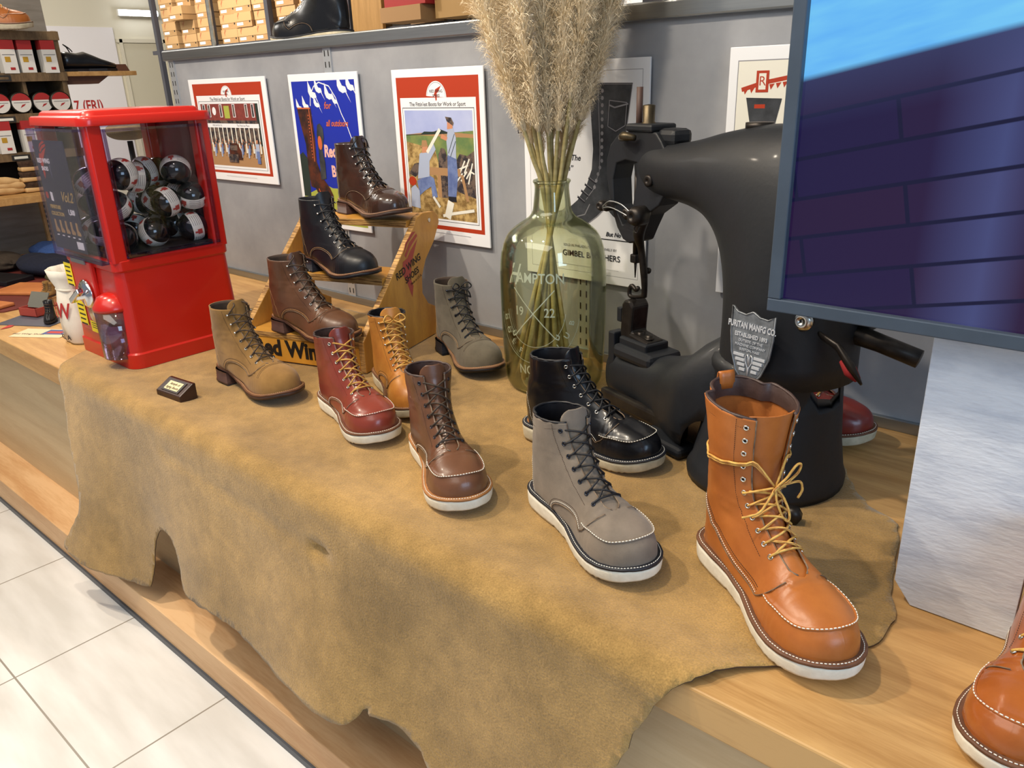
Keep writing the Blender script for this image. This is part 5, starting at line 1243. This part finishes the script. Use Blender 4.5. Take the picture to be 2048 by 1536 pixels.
P1.p(PBR, [(.44, .22), (.60, .22), (.60, .30), (.56, .38), (.48, .38), (.44, .31)]); P1.r(PDK, .46, .31, .55, .36); P1.p(PDK, [(.42, .19), (.54, .19), (.55, .27), (.42, .27)])
P1.p(PDEN, [(.79, .19), (.83, .19), (.83, .32), (.795, .32)]); P1.p(PSH, [(.79, .31), (.835, .31), (.835, .38), (.79, .38)]); P1.el(PSKN, .812, .40, .009, .018); P1.ln(PGL, [(.35, .05), (.75, .048)], .0004)
P1.fin('poster of a busy old storefront under an orange red header, behind the red machine', -2.866, .358)
P2 = Poster(.341, .46); P2.r(PBL, .045, .03, .955, .955)
P2.p(PYG, [(.045, .03), (.955, .03), (.955, .28), (.5, .27), (.4, .29), (.045, .2)]); P2.p(PDG, [(.045, .2), (.15, .2), (.18, .45), (.1, .5), (.045, .48)])
def bird(x, y, s, f=1): P2.p(PW, [(x, y), (x+.03*s*f, y-.01*s), (x+.07*s*f, y-.005*s), (x+.06*s*f, y+.015*s), (x+.03*s*f, y+.02*s), (x-.01*s*f, y+.07*s), (x-.015*s*f, y+.02*s)]); P2.p(PW, [(x+.04*s*f, y+.01*s), (x+.10*s*f, y-.05*s), (x+.06*s*f, y-.0*s)])
for x, y, s, f in ((.10, .78, 1, 1), (.20, .79, 1.1, 1), (.31, .86, 1.4, 1), (.41, .89, 1.2, 1), (.55, .85, 1.3, 1), (.64, .82, .9, 1), (.37, .80, 1.0, 1), (.74, .89, 1.5, 1), (.86, .90, 1.3, 1)): bird(x, y, s, f)
P2.ln(PW, [(.30, .80), (.32, .87), (.38, .92), (.46, .945), (.60, .92), (.68, .85), (.74, .75), (.80, .68), (.86, .58), (.90, .48), (.88, .38)], .0016)
P2.t(POR, 'for', .06, .55, .80, shear=.2, bold=.0006); P2.t(POR, 'all outdoors', .055, .66, .69, shear=.3, sx=.85, bold=.0006)
P2.t(PPK, 'Red Wing', .105, .66, .51, sx=.8, bold=.0022, shear=.1); P2.t(PPK, 'BOOTS', .10, .70, .38, sx=.85, bold=.002)
P2.p(PBR, [(.09, .79), (.30, .79), (.315, .6), (.30, .44), (.36, .34), (.46, .27), (.50, .22), (.48, .17), (.38, .16), (.28, .21), (.24, .26), (.17, .27), (.16, .42), (.165, .55), (.12, .68)]); P2.ln(POR, [(.10, .785), (.29, .785)], .002); P2.ln(POR, [(.27, .78), (.28, .6), (.27, .44)], .0016); P2.ln(POR, [(.29, .26), (.32, .21), (.40, .18), (.48, .20)], .0018)
for q in range(14): P2.el(POR, .25, .74-.021*q, .007, .005, 8)
P2.p(PGR, [(.34, .32), (.42, .33), (.43, .44), (.41, .52), (.45, .60), (.45, .66), (.41, .69), (.37, .68), (.35, .62), (.35, .5)]); P2.el(POR, .385, .565, .03, .045)
for x, y in ((.11, .12), (.24, .14), (.58, .14)): P2.p(POR, [(x-.04, y-.03), (x+.06, y-.02), (x+.05, y+.05), (x, y+.06), (x-.04, y+.03)]); P2.p(PBL, [(x-.05, y-.07), (x+.05, y-.07), (x+.05, y-.02), (x-.03, y-.02)])
P2.fin('blue illustrated poster with white geese and a tall boot, behind the top step boot', -2.246, .240)
P4 = Poster(.35, .497); P4.r(PGL, .05, .04, .95, .955); P4.r(PW, .053, .042, .947, .953)
P4.t(PBK, 'THE', .06, .165, .83, align='RIGHT'); P4.t(PBK, 'LOVELY', .06, .177, .765, align='RIGHT'); P4.t(PBK, 'BOOT', .06, .177, .70, align='RIGHT')
for i, t_ in enumerate(('\u201cBest', 'Under The', 'Son\u201d')): P4.t(PBK, t_, .036, .37, .625-.048*i, bold=.0005, shear=.2)
P4.p(PGR, [(.553, .905), (.879, .90), (.85, .75), (.815, .60), (.78, .45), (.80, .38), (.84, .345), (.80, .30), (.745, .325), (.69, .36), (.62, .315), (.54, .275), (.43, .262), (.345, .29), (.35, .325), (.46, .385), (.53, .45), (.575, .53), (.585, .62), (.57, .74)])
P4.ln(PGL, [(.62, .90), (.63, .75), (.64, .62), (.635, .52), (.59, .44), (.53, .39)], .0008); P4.ln(PGL, [(.345, .287), (.43, .262), (.54, .275), (.62, .315), (.69, .36)], .0014); P4.ln(PGL, [(.36, .32), (.42, .30), (.52, .32), (.56, .37)], .0012); P4.ln(PGL, [(.555, .90), (.876, .895), (.85, .76), (.815, .61)], .0007)
for q in range(15): P4.el(PGL, .655 if q < 11 else .655-.014*(q-10), .87-.030*q, .011, .009, 10)
for q in range(4): P4.ln(PBK, [(.46+.03*q, .40+.03*q), (.52+.03*q, .375+.03*q)], .002); P4.ln(PGL, [(.46+.03*q, .406+.03*q), (.52+.03*q, .381+.03*q)], .0006)
P4.ln(PGL, [(.71, .83), (.70, .72), (.76, .70), (.83, .725), (.84, .82), (.71, .83)], .0009); P4.ln(PGL, [(.71, .81), (.75, .80), (.85, .815)], .0016)
P4.t(PBK, 'But No Equal', .028, .80, .238, shear=.3, bold=.0003); P4.r(PBK, .50, .212, .92, .216); P4.t(PBK, 'SOLD IN PHILADELPHIA EXCLUSIVELY BY', .017, .56, .165); P4.t(PBK, 'GIMBEL BROTHERS', .040, .57, .125, bold=.0002); P4.ln(PGL, [(.2, .07), (.8, .07)], .0003)
P4.fin('white poster with a tall laced black boot, behind the glass bottle and machine head', -1.288, .201)
P5 = Poster(.36, .485); P5.r(PGL, .05, .04, .95, .95); P5.r(PCR, .055, .044, .945, .946)
P5.ln(PR, [(.08, .84), (.2, .865), (.4, .89), (.6, .90), (.9, .905)], .004)
for q in range(22): x = .09+.036*q; y = .83+.07*(1-(1-x)**2)-.0; P5.p(PR, [(x, y), (x+.03, y+.003), (x+.01, y-.02)])
P5.r(PR, .16, .83, .23, .91); P5.r(PCR, .175, .84, .215, .90); P5.t(PR, 'R', .05, .195, .87)
P5.p(PGR, [(a_, b_*.9+.14) for a_, b_ in [(.11, .745), (.31, .74), (.28, .62), (.26, .58), (.27, .54), (.33, .49), (.31, .475), (.22, .49), (.19, .50), (.12, .50), (.13, .55), (.15, .60)]]); P5.r(PR, .16, .77, .22, .785)
P5.p(PSK, [(.42, .50), (.95, .50), (.95, .82), (.42, .82)]); P5.p(PBK, [(.42, .40), (.95, .40), (.95, .6), (.6, .65), (.5, .74), (.45, .80), (.42, .82)])
P5.t(PBK, 'No. 854', .018, .15, .545, bold=.0002); P5.ln(PGL, [(.1, .12), (.9, .12)], .0004)
P5.fin('white poster with a small tall boot and red arc, partly behind the television', -.76, .222)
# ---------- wooden pigeon-hole shelf at the far end of the bench ----------
AGED = wood('aged_wood', '7d6648', '54432e', (2, 14, 3), .65); CARD = mat('kraft_card', 'b8956a', .7, 'a98558', 8); LIDK = mat('kraft_lid', 'c09c6e', .7); BEECH = mat('beech', 'd8b480', .6, 'c69e68', 20); BRIS = mat('bristle', '4a3526', .95, '2e2018', 90)
LX = -3.8
cub = thing('pigeonhole_shelf', 'dark aged wooden pigeon-hole shelf holding boot care products', 'shelf', (LX-.12, 1.0, 0))
for z in (.900, .742, .585, .434, .300):
    mb = MB(); mb.box((.03, 0, z), (.20, .94, .022), bev=.001); mb.build('board', AGED, cub)
    mb = MB(); mb.box((.136, 0, z-.004), (.012, .95, .034), bev=.001); mb.build('front_rail', AGED, cub)
mb = MB(); mb.box((.03, .463, .60), (.2, .02, .63), bev=.001); mb.build('side_panel', AGED, cub)
mb = MB(); mb.box((-.066, 0, .60), (.008, .94, .63)); mb.build('back_panel', mat('dark_backing', '3a2c1f', .8), cub)
for y in (-.15, .105, .305):
    for z0, z1 in ((.30, .43), (.44, .58), (.59, .735), (.75, .89)):
        mb = MB(); mb.box((.03, y+(.03 if z0 > .7 else 0), (z0+z1)/2), (.19, .014, z1-z0), bev=.001); mb.build('divider', AGED, cub)
for y, z in ((.22, .735), (.0, .735), (.20, .578), (.22, .427)):
    mb = MB(); mb.box((.1435, y, z), (.002, .07, .022)); mb.mat(1).box((.1445, y, z), (.002, .052, .010)); mb.build('label_holder', [mat('holder_iron', '2c2a28', .5), PCR if z < .7 else AGED], cub)
def put(o, x, y, z, rz=0): o.location = (x, y, z); o.rotation_euler = (0, 0, rz); return o
CW_ = mat('carton_white', 'dedcd6', .6); CR_ = mat('carton_red', 'a82a2a', .6); CGD = mat('carton_gold', 'b8902c', .5)
def carton(label, h=.125, group='boot care cartons in the pigeon-hole shelf'):
    r = thing('care_carton', label, 'carton', (0, 0, 0), 0, group)
    mb = MB(); mb.box((0, 0, h*.36), (.05, .055, h*.72)); mb.mat(1).box((.0255, -.006, h*.42), (.001, .02, .02)); mb.mat(2).box((.0255, .006, h*.14), (.001, .018, .010)); mb.mat(3).box((.0255, 0, h*.56), (.001, .045, .0015)); mb.build('carton_body', [CW_, CGD, CR_, PBK], r)
    mb = MB(); mb.box((0, 0, h*.86), (.05, .055, h*.28)); mb.build('red_top', CR_, r); return r
c0 = carton('white and red care carton, leftmost on the top shelf row'); put(c0, LX+.0, 1.265, .753)
put(copytree(c0, label='white and red care carton beside the first divider of the top row'), LX-.01, 1.335, .753); put(copytree(c0, label='white and red care carton nearest the right end of the top shelf row'), LX, 1.42, .753)
put(copytree(c0, label='tall white and red carton in the third row down, left compartment'), LX, 1.18, .446); put(copytree(c0, label='white carton half hidden in the third row down beside the divider'), LX, 1.275, .446)
def tin(label):
    r = thing('polish_tin', label, 'tin', (0, 0, 0), 0, 'round tins in the second shelf row'); M = frame((0, 0, .043), (0, 1, 0), (0, 0, 1))
    mb = MB(); mb.lathe([(.042, -.03), (.042, .012), (.040, .014), (.001, .014)], 28, M); mb.build('tin_body', mat('tin_dark', '26241f', .4, metal=.5), r)
    mb = MB(); mb.lathe([(.037, .0146), (.001, .0146)], 28, M, cap=False); mb.mat(1).poly([(.037*math.cos(a), .037*math.sin(a)) for a in np.linspace(.25, PI-.25, 16)], .0150, M); mb.mat(1).poly([(-.008, -.02), (.008, -.012), (.016, -.004), (0, -.008)], .0150, M); mb.mat(2).poly([(-.03, .0), (.03, .0), (.03, .0015), (-.03, .0015)], .0151, M); mb.build('round_label', [CW_, CR_, PBK], r); return r
t0 = tin('round red and white polish tin at the left edge of the second row'); put(t0, LX+.0, 1.195, .597)
for i, y in enumerate((1.275, 1.365, 1.43)): put(copytree(t0, label=['round red and white polish tin left of the divider in the second row', 'round red and cream tin right of the divider in the second row', 'round cream tin with a red band nearest the shelf end, second row'][i]), LX-(.02 if i == 1 else 0), y, .597)
# plank under the pigeon holes with brushes
bo = thing('wall_shelf', 'light oak wall shelf with brushes and shoe trees on it', 'shelf', (LX-.08, 1.0, .29))
mb = MB(); mb.box((.06, -.06, -.018), (.40, .76, .03), bev=.002); mb.build('board', OAK, bo)
mb = MB(); mb.box((-.02, .30, -.16), (.02, .03, .25)); 
for k in range(10): mb.mat(1).box((-.009, .30, -.06-.022*k), (.001, .006, .012))
mb.build('slotted_rail', [BEECH, MATS['dark_hole']], bo)
def brush(label):
    r = thing('shoe_brush', label, 'brush', (0, 0, 0), 0, 'shoe brushes stacked on the oak shelf')
    mb = MB(); mb.box((0, 0, .009), (.05, .085, .018), bev=.006); mb.build('wooden_back', BEECH, r)
    mb = MB(); rg = random.Random(5)
    G = [[(.021*a*(1+.1*t), .038*b*(1+.08*t), .018+.022*t) for a, b in [(math.cos(q)*1.1, math.sin(q)*1.1) for q in np.linspace(0, 2*PI, 33)]] for t in (0, .5, 1)]
    mb.grid([[(p[0]+rg.uniform(-.0008, .0008), p[1]+rg.uniform(-.0008, .0008), p[2]) for p in g] for g in G]); o = len(mb.v)-33; mb.f.append([o+i for i in range(32)]); mb.m.append(0); mb.sm.append(False); mb.build('bristles', BRIS, r); return r
b0 = brush('beech shoe brush at the bottom of the brush stack'); put(b0, LX+.05, 1.235, .289)
put(copytree(b0, label='beech shoe brush in the middle of the brush stack'), LX+.05, 1.232, .331); put(copytree(b0, label='beech shoe brush on top of the brush stack'), LX+.05, 1.236, .373)
for i, (y, z) in enumerate(((1.13, .30), (1.15, .318), (1.12, .336))):
    mb = MB(); mb.tube(smooth_path([(0, -.12, 0), (0, -.06, .008), (0, .03, .004), (0, .085, 0)], 20), list(np.interp(np.linspace(0, 1, 20), [0, .3, .7, 1], [.010, .017, .019, .008])), 12)
    o = mb.build('shoe_tree', BEECH); o.location = (LX+.05, y-.02, z); tag(o, ['beech shoe tree lying lowest on the oak shelf', 'beech shoe tree resting between two others on the oak shelf', 'beech shoe tree lying on top of the small pile'][i], 'shoe tree', 'shoe trees on the oak shelf')
# board wall behind the bench end
o = MB().box((LX-.24, .85, .10), (.04, 1.35, 2.2)).build('wall_end', mat('grey_wood_wall', '9a948a', .7, '827c72', 4, stretch=(1, 1, 8))); struct(o)
# boots on top, dress shoe on its bracket shelf
make_boot('moc_toe_boot', 'tan boot with cream sole on top of the pigeon-hole shelf', 'boot', 'wedge', (LX+.02, 1.09, .9125), 82, .95, ORG, LINO, DK, W_BR, WORN_S, L_TAN, stitch=TH_D, thread=TH_W, creases=.5, **kw)
bs = thing('bracket_shelf', 'oak plank shelf jutting out behind the pigeon-hole shelf with a black shoe', 'shelf', (-3.88, 1.62, .757))
mb = MB(); mb.box((0, .01, -.009), (.16, .31, .018), bev=.001); mb.build('plank', OAK, bs)
mb = MB(); mb.prism([(-.14, -.018), (-.14, -.05), (.0, -.05), (.05, -.018)], -.05, .05, frame((0, 0, 0), (0, 1, 0), (0, 0, 1))); mb.build('bracket', mat('bracket_walnut', '5a3b2c', .6), bs, recalc=True)
mb = MB(); mb.prism([(.10, 0), (.16, 0), (.145, .03), (.10, .03)], -.03, .03, frame((.0, 0, 0), (0, 1, 0), (0, 0, 1))); mb.build('end_stop', MATS['bracket_walnut'], bs, recalc=True)
ds = thing('dress_shoe', 'black leather lace-up shoe on the oak plank shelf', 'shoe', (-3.88, 1.492, .757), math.radians(90)); ds.scale = (1.06, 1.06, 1.06)
G = []
for x, w_, z0_, z1_ in ((0, .005, .025, .05), (.006, .024, .012, .075), (.03, .031, .010, .078), (.07, .031, .010, .072), (.10, .032, .010, .078), (.13, .036, .010, .066), (.16, .041, .010, .052), (.19, .040, .010, .042), (.215, .030, .010, .034), (.23, .016, .012, .026), (.235, .003, .014, .018)):
    G.append([(x, w_*math.copysign(abs(math.cos(a))**.8, math.cos(a)), (z0_+z1_)/2+(z1_-z0_)/2*math.copysign(abs(math.sin(a))**.8, math.sin(a))) for a in np.linspace(0, 2*PI, 25)])
mb = MB(); mb.grid(G); mb.build('upper', BLKL, ds, recalc=True)
mb = MB(); mb.prism([(x, w_) for x, w_ in ((0, -.01), (.03, -.034), (.10, -.032), (.17, -.045), (.21, -.036), (.238, -.01), (.238, .01), (.21, .036), (.17, .045), (.10, .032), (.03, .034), (0, .01))], .003, .012); mb.build('sole', SOLE_K, ds)
mb = MB(); mb.box((.03, 0, .006), (.055, .06, .012), bev=.003); mb.build('heel', SOLE_K, ds)
mb = MB(); mb.tube(smooth_path([(.05, .0, .075), (.045, .01, .095), (.03, .0, .105), (.045, -.012, .09), (.06, 0, .078)], 18), .0025, 6); mb.build('lace', L_BLK, ds)
# ---------- things lying on the far end of the bench ----------
mt = MB(); mt.prism([(-3.95, .70), (-3.95, 1.45), (-2.95, 1.20), (-2.92, .78), (-2.98, .72)], .0005, .004); o = mt.build('leather_mat', mat('mat_burgundy', '6e2e28', .6, '5c2520', 8)); tag(o, 'burgundy leather mat under the hats and wallets', 'mat')
def hat(label, x, y, rz, m_, l=.15, w_=.10, h=.045, fold=True):
    G = []
    for q in np.linspace(0, PI, 17):
        G.append([(l*math.cos(q)*(1+.04*math.sin(a*3+q*4)), w_*math.sin(q)*.98*math.cos(a)*(1+.05*math.sin(q*5)), h*.5+h*.5*math.sin(q)**.6*math.sin(a)+.004*math.sin(q*9)*max(math.sin(a), 0)) for a in np.linspace(0, 2*PI, 33)])
    mb = MB(); mb.grid(G); o = mb.build('knit_hat', m_, recalc=True, weld=.0001); o.location = (x, y, .004); o.rotation_euler = (0, 0, rz); return tag(o, label, 'hat')
def knit(n, c, c2): return mat(n, c, .95, c2, 60, bump=.9, bscale=200, stretch=(1, 5, 1), bdist=.003)
hat('blue ribbed knit hat lying on the far end of the bench', -3.62, 1.26, .2, knit('knit_blue', '3f62a8', '32508c'), .24, .09, .075)
hat('navy knit hat in front of the blue one', -3.42, 1.10, .1, knit('knit_navy', '1c2238', '141a2c'), .17, .09, .075)
hat('olive knit hat beside the white cloth bag', -3.13, 1.10, .3, knit('knit_olive', '4c4a2c', '3c3a22'), .14, .08, .05)
hat('dark brown knit hat at the left edge', -3.72, 1.0, .2, knit('knit_brown', '4a3f34', '3a3028'), .15, .11, .065)
def slab(nm, label, cat, x, y, rz, d, m_, bev=.004, z=.0045):
    mb = MB(); mb.box((0, 0, d[2]/2), d, bev=bev); o = mb.build(nm, m_); o.location = (x, y, z); o.rotation_euler = (0, 0, rz); return tag(o, label, cat)
slab('wallet', 'black leather wallet at the left edge of the mat', 'wallet', -3.42, .935, .35, (.20, .12, .02), BLK2)
slab('leather_case', 'flat tan leather folding case in the middle of the mat', 'case', -3.17, .945, .55, (.20, .15, .012), mat('veg_tan', 'c8804a', .5, 'b87040', 10))
slab('card_case', 'small tan leather case at the left front of the mat', 'case', -3.02, .765, .3, (.13, .10, .012), MATS['veg_tan'])
def minibox(label, x, y, rz, lid=False):
    r = thing('miniature_box', label, 'box', (x, y, .0045), rz, 'miniature shoe boxes'); mb = MB()
    mb.box((0, 0, .001), (.075, .05, .002)); 
    for s in (-1, 1): mb.box((s*.0365, 0, .013), (.002, .05, .026)); mb.box((0, s*.024, .013), (.075, .002, .026))
    mb.build('tray', [mat('box_red', 'a8453a', .6), CARD] if lid else [CARD], r)
    mb = MB(); mb.box((0, 0, 0), (.078, .053, .003)); o = mb.build('box_lid', mat('box_grey', '6a6a62', .6) if lid else CARD, r); o.location = (0, .022, .042) if lid else (0, 0, .0275); o.rotation_euler = (1.0 if lid else 0, 0, 0); return r
minibox('open red miniature shoe box with raised grey lid', -2.79, .83, .35, True); minibox('closed miniature shoe box under a pair of tan miniature boots', -2.90, .925, .3); minibox('closed miniature shoe box under the black and brown miniature boots', -2.68, .905, .3)
def miniboot(label, x, y, z, rz, m_, sm, s=1.0):
    r = thing('miniature_boot', label, 'miniature boot', (x, y, z), rz, 'miniature boots'); G = []
    for cx_, cz_, rx_, ry_ in ((.0, .044, .011, .010), (.0, .035, .0105, .0095), (.0, .026, .011, .0095), (.003, .019, .014, .010), (.012, .013, .024, .0115), (.015, .008, .028, .0125), (.015, .004, .028, .0125)): G.append([(s*(cx_+rx_*math.cos(a)), s*ry_*math.sin(a), s*cz_) for a in np.linspace(0, 2*PI, 21)])
    mb = MB(); mb.grid(G); mb.build('upper', m_, r, recalc=True, solid=.0012); mb = MB(); mb.prism([(s*(.015+.030*math.cos(a)), s*.014*math.sin(a)) for a in np.linspace(0, 2*PI, 21)[:-1]], 0, s*.0045); mb.build('sole', sm, r)
    mb = MB()
    for k in range(4): mb.tube([(s*(.0125+.002*k), -s*.006, s*(.038-.006*k)), (s*(.0145+.0025*k), 0, s*(.037-.006*k)), (s*(.0125+.002*k), s*.006, s*(.036-.006*k))], s*.0009, 5)
    mb.build('laces', L_BRN, r); return r
miniboot('tan miniature boot, left of the pair on the box', -2.915, .922, .034, -.9, BEIS, SOLE_B); miniboot('tan miniature boot, right of the pair on the box', -2.885, .93, .034, -.9, BEIS, SOLE_B)
miniboot('black miniature boot with white sole on the right box', -2.71, .895, .034, .2, BLK2, WHITE_S); miniboot('brown miniature boot with white sole on the right box', -2.675, .905, .034, .1, BRN2, WHITE_S)
miniboot('larger black miniature boot standing on the grey card', -2.675, .838, .0065, -.5, BLK2, SOLE_K, 1.35)
o = slab('leaflet', 'dark grey leaflet with a red emblem on the bench end', 'leaflet', -2.715, .80, .5, (.20, .10, .0015), mat('leaflet_grey', '4a4c58', .5), 0, .0005)
mb = MB(); wing(mb, T(-.06, -.02, .0012), .10, 0); e_ = mb.build('red_emblem', REDK, o)
o = slab('name_card', 'kraft card with black lettering and a small blue picture', 'card', -2.545, .765, .55, (.17, .08, .0012), mat('kraft_pale', 'd9c4a0', .6), 0, .0005)
mb = MB(); mb.box((.035, .01, .0013), (.07, .045, .0004)); mb.mat(1).box((.035, .008, .0016), (.05, .02, .0002)); mb.build('picture', [mat('picture_blue', '3a5088', .5), REDK], o); mb = MB(); mb.text('Red Wing Shoes', .016, T(-.04, -.012, .0014), ext=.0001); mb.build('lettering', PBK, o)
# white cloth bag
bg = thing('cloth_bag', 'small white cloth drawstring bag with red lettering behind the red machine', 'bag', (-2.372, .815, .0005), 0)
G = []
for z, rx_, ry_ in ((0, .046, .036), (.008, .056, .044), (.06, .060, .048), (.12, .056, .045), (.15, .046, .038), (.16, .044, .036), (.19, .058, .047), (.212, .064, .052)):
    G.append([((rx_+.004*math.sin(a*7+z*30))*math.cos(a), (ry_+.004*math.sin(a*5+z*20))*math.sin(a), z) for a in np.linspace(0, 2*PI, 41)])
mb = MB(); mb.grid(G); mb.build('bag_body', mat('cotton', 'e6e0d2', .9, 'd6d0c2', 12), bg, recalc=True, solid=.002)
mb = MB(); mb.text('RW', .062, T(-.008, .098, 0), bold=.001, ext=.0006, sx=.8); mb.mat(1).text('ING, A', .020, T(-.016, .022, 0), bold=.0004, ext=.0006)
for v in mb.v:
    a_ = v.x/.060+.28; e_ = 1.11+v.z*8; z_ = v.y; q_ = float(np.interp(z_, [0, .008, .06, .12, .15], [.77, .93, 1.0, .935, .77])); v.x, v.y, v.z = .062*q_*e_*math.sin(a_), -.050*q_*e_*math.cos(a_), z_
mb.build('lettering', [CR_, PBK], bg)
mb = MB(); mb.tube([(.048*math.cos(a), .040*math.sin(a), .156) for a in np.linspace(0, 2*PI, 30)[:-1]], .003, 6, closed=True); mb.build('drawstring', MATS['cotton'], bg)
# ---------- far wall: poster, door, tube lamp ----------
WX = -7.0
ps = MB(); ps.box((WX+.01, 2.75, .62), (.02, .80, 1.09)); ps.mat(1)
Mw = frame((WX+.0205, 2.84, .578), (0, 1, 0), (0, 0, 1)); ps.text('7 (FRI)', .115, Mw, bold=.002, ext=.0005, sx=.72)
ps.box((WX+.021, 2.72, .50), (.002, .5, .012)); o = ps.build('event_poster', [mat('poster_far', 'e8e6ea', .6), CR_]); tag(o, 'large white event poster with red date lettering on the far wall', 'poster')
dr = MB(); dr.box((WX+.008, 3.38, .22), (.016, .36, 1.66)); o = dr.build('door_1', mat('door_cream', 'cfcab6', .6)); struct(o)
fr = MB()
for y in (3.195, 3.565): fr.box((WX+.012, y, .23), (.03, .025, 1.70))
fr.box((WX+.012, 3.38, 1.068), (.03, .43, .03)); o = fr.build('trim_1', CREAM); struct(o)
lamp = thing('tube_lamp', 'bright white tube lamp glowing high on the far wall', 'lamp', (WX+.06, 3.37, 1.275))
mb = MB(); mb.box((-.02, 0, 0), (.03, .33, .05), bev=.004); mb.build('housing', mat('lamp_white', 'e4e4e0', .5), lamp)
mb = MB(); mb.tube([(.0, -.155, 0), (.0, .155, 0)], .022, 14); mb.build('tube', mat('lamp_glow', 'f4f8ff', .3, emit=14), lamp)
hat_o = hat('olive brown knit cap seen above the red machine lid', -4.6, 2.05, 1.0, knit('knit_moss', '7a6a50', '6a5a42'), .11, .10, .10); hat_o.location.z = .42
hs = thing('hat_stand', 'slim dark display stand under the knit cap', 'stand', (-4.6, 2.05, FLOORZ)); mb = MB(); mb.tube([(0, 0, .02), (0, 0, 1.03)], .015, 12); mb.build('pole', BLACKM, hs); mb = MB(); mb.lathe([(.13, 0), (.13, .02), (.02, .03)], 24); mb.build('base', BLACKM, hs)
# ---------- rack of shoe boxes ----------
RY = 2.9
rack = thing('box_rack', 'dark steel rack full of kraft shoe boxes behind the partition', 'rack', (-4.3, RY+.2, 0))
DSTL = mat('rack_steel', '4c4e58', .5, metal=.3)
for x in (-5.735, -5.0, -4.36, -3.62, -2.86, -2.05):
    mb = MB(); mb.box((x+4.3, -.21, .55), (.036, .03, 2.3)); mb.box((x+4.3, .2, .55), (.036, .03, 2.3)); mb.build('upright', DSTL, rack)
for z in (.935, 1.60): mb = MB(); mb.box((.4, 0, z-.0125), (3.9, .42, .025)); mb.build('rack_shelf', DSTL, rack)
mb = MB(); mb.box((-.69, -.222, 1.2), (.03, .01, 1.0)); mb.build('steel_strip', STEEL, rack)
mb = MB(); mb.box((.85, -.225, 1.35), (.235, .02, .88)); mb.build('oak_panel', mat('rack_oak', 'b48a50', .55, 'a07840', 6, stretch=(8, 8, 1)), rack)
def shoebox(label, group):
    r = thing('shoe_box', label, 'box', (0, 0, 0), 0, group)
    mb = MB(); mb.box((0, .16, .037), (.180, .32, .074)); mb.mat(1).box((-.04, -.0005, .019), (.068, .001, .016)); mb.mat(2).box((.068, -.0006, .030), (.012, .001, .014)); mb.build('box_body', [CARD, PW, BLACKM], r)
    mb = MB(); mb.box((0, .16, .0575), (.186, .324, .049)); wing(mb, frame((-.06, -.0025, .062), (1, 0, 0), (0, 0, 1)), .024, 1); mb.build('box_lid', [LIDK, mat('emblem_brown', 'b06a48', .6)], r); return r
BL = 'kraft shoe box with a white label in the rack behind the partition'
sb = None; rb = random.Random(4)
GRP = 'kraft shoe boxes in the rack'
for (xa, xb) in ((-5.70, -5.03), (-4.97, -4.39), (-4.33, -3.66), (-3.60, -3.58), (-3.20, -2.89)):
    n = int((xb-xa)/.188)
    for i in range(n):
        for j in range(7):
            if sb is None: sb = shoebox(BL, GRP); c = sb
            else: c = copytree(sb)
            c.location = (xa+.104+i*(xb-xa-.0)/n, RY+.02+rb.uniform(-.012, .012)-(.06 if (i == 1 and j == 2 and xa < -5.5) else 0), .936+j*.0835)
rbx = slab('red_box', 'red box stacked on the shelf among the kraft boxes', 'box', -2.99, 2.78, 0, (.28, .14, .10), CR_, .001, 1.00); 
crt = slab('parcel_carton', 'brown taped parcel carton in front of the shoe boxes', 'carton', -3.02, 2.78, 0, (.28, .15, .065), mat('parcel', 'a98358', .7), .001, .935)
slab('brown_carton', 'low brown carton right of the dark rack upright', 'carton', -2.70, 2.85, 0, (.26, .2, .075), mat('parcel2', 'b08c58', .7), .001, .9355)
slab('brown_carton', 'pink brown carton lying on the low brown carton', 'carton', -2.70, 2.85, 0, (.26, .2, .06), mat('parcel3', 'a8806c', .7), .001, 1.011)
for i in range(4):
    x = -1.17+i*.125
    r = thing('polish_box', 'yellow and white striped product box on the rear shelf right of the pampas', 'box', (x, 1.72, .785), 0, 'yellow striped boxes on the rear shelf'); mb = MB(); mb.box((0, 0, .04), (.12, .09, .08)); mb.mat(1).box((0, -.0455, .012), (.12, .001, .016)); mb.mat(2).box((.02, -.0456, .03), (.06, .001, .014)); mb.mat(3).box((0, -.0455, .06), (.12, .001, .03)); mb.build('carton', [PW, YEL, PBK, mat('foil_gold', 'c89a3a', .4)], r)
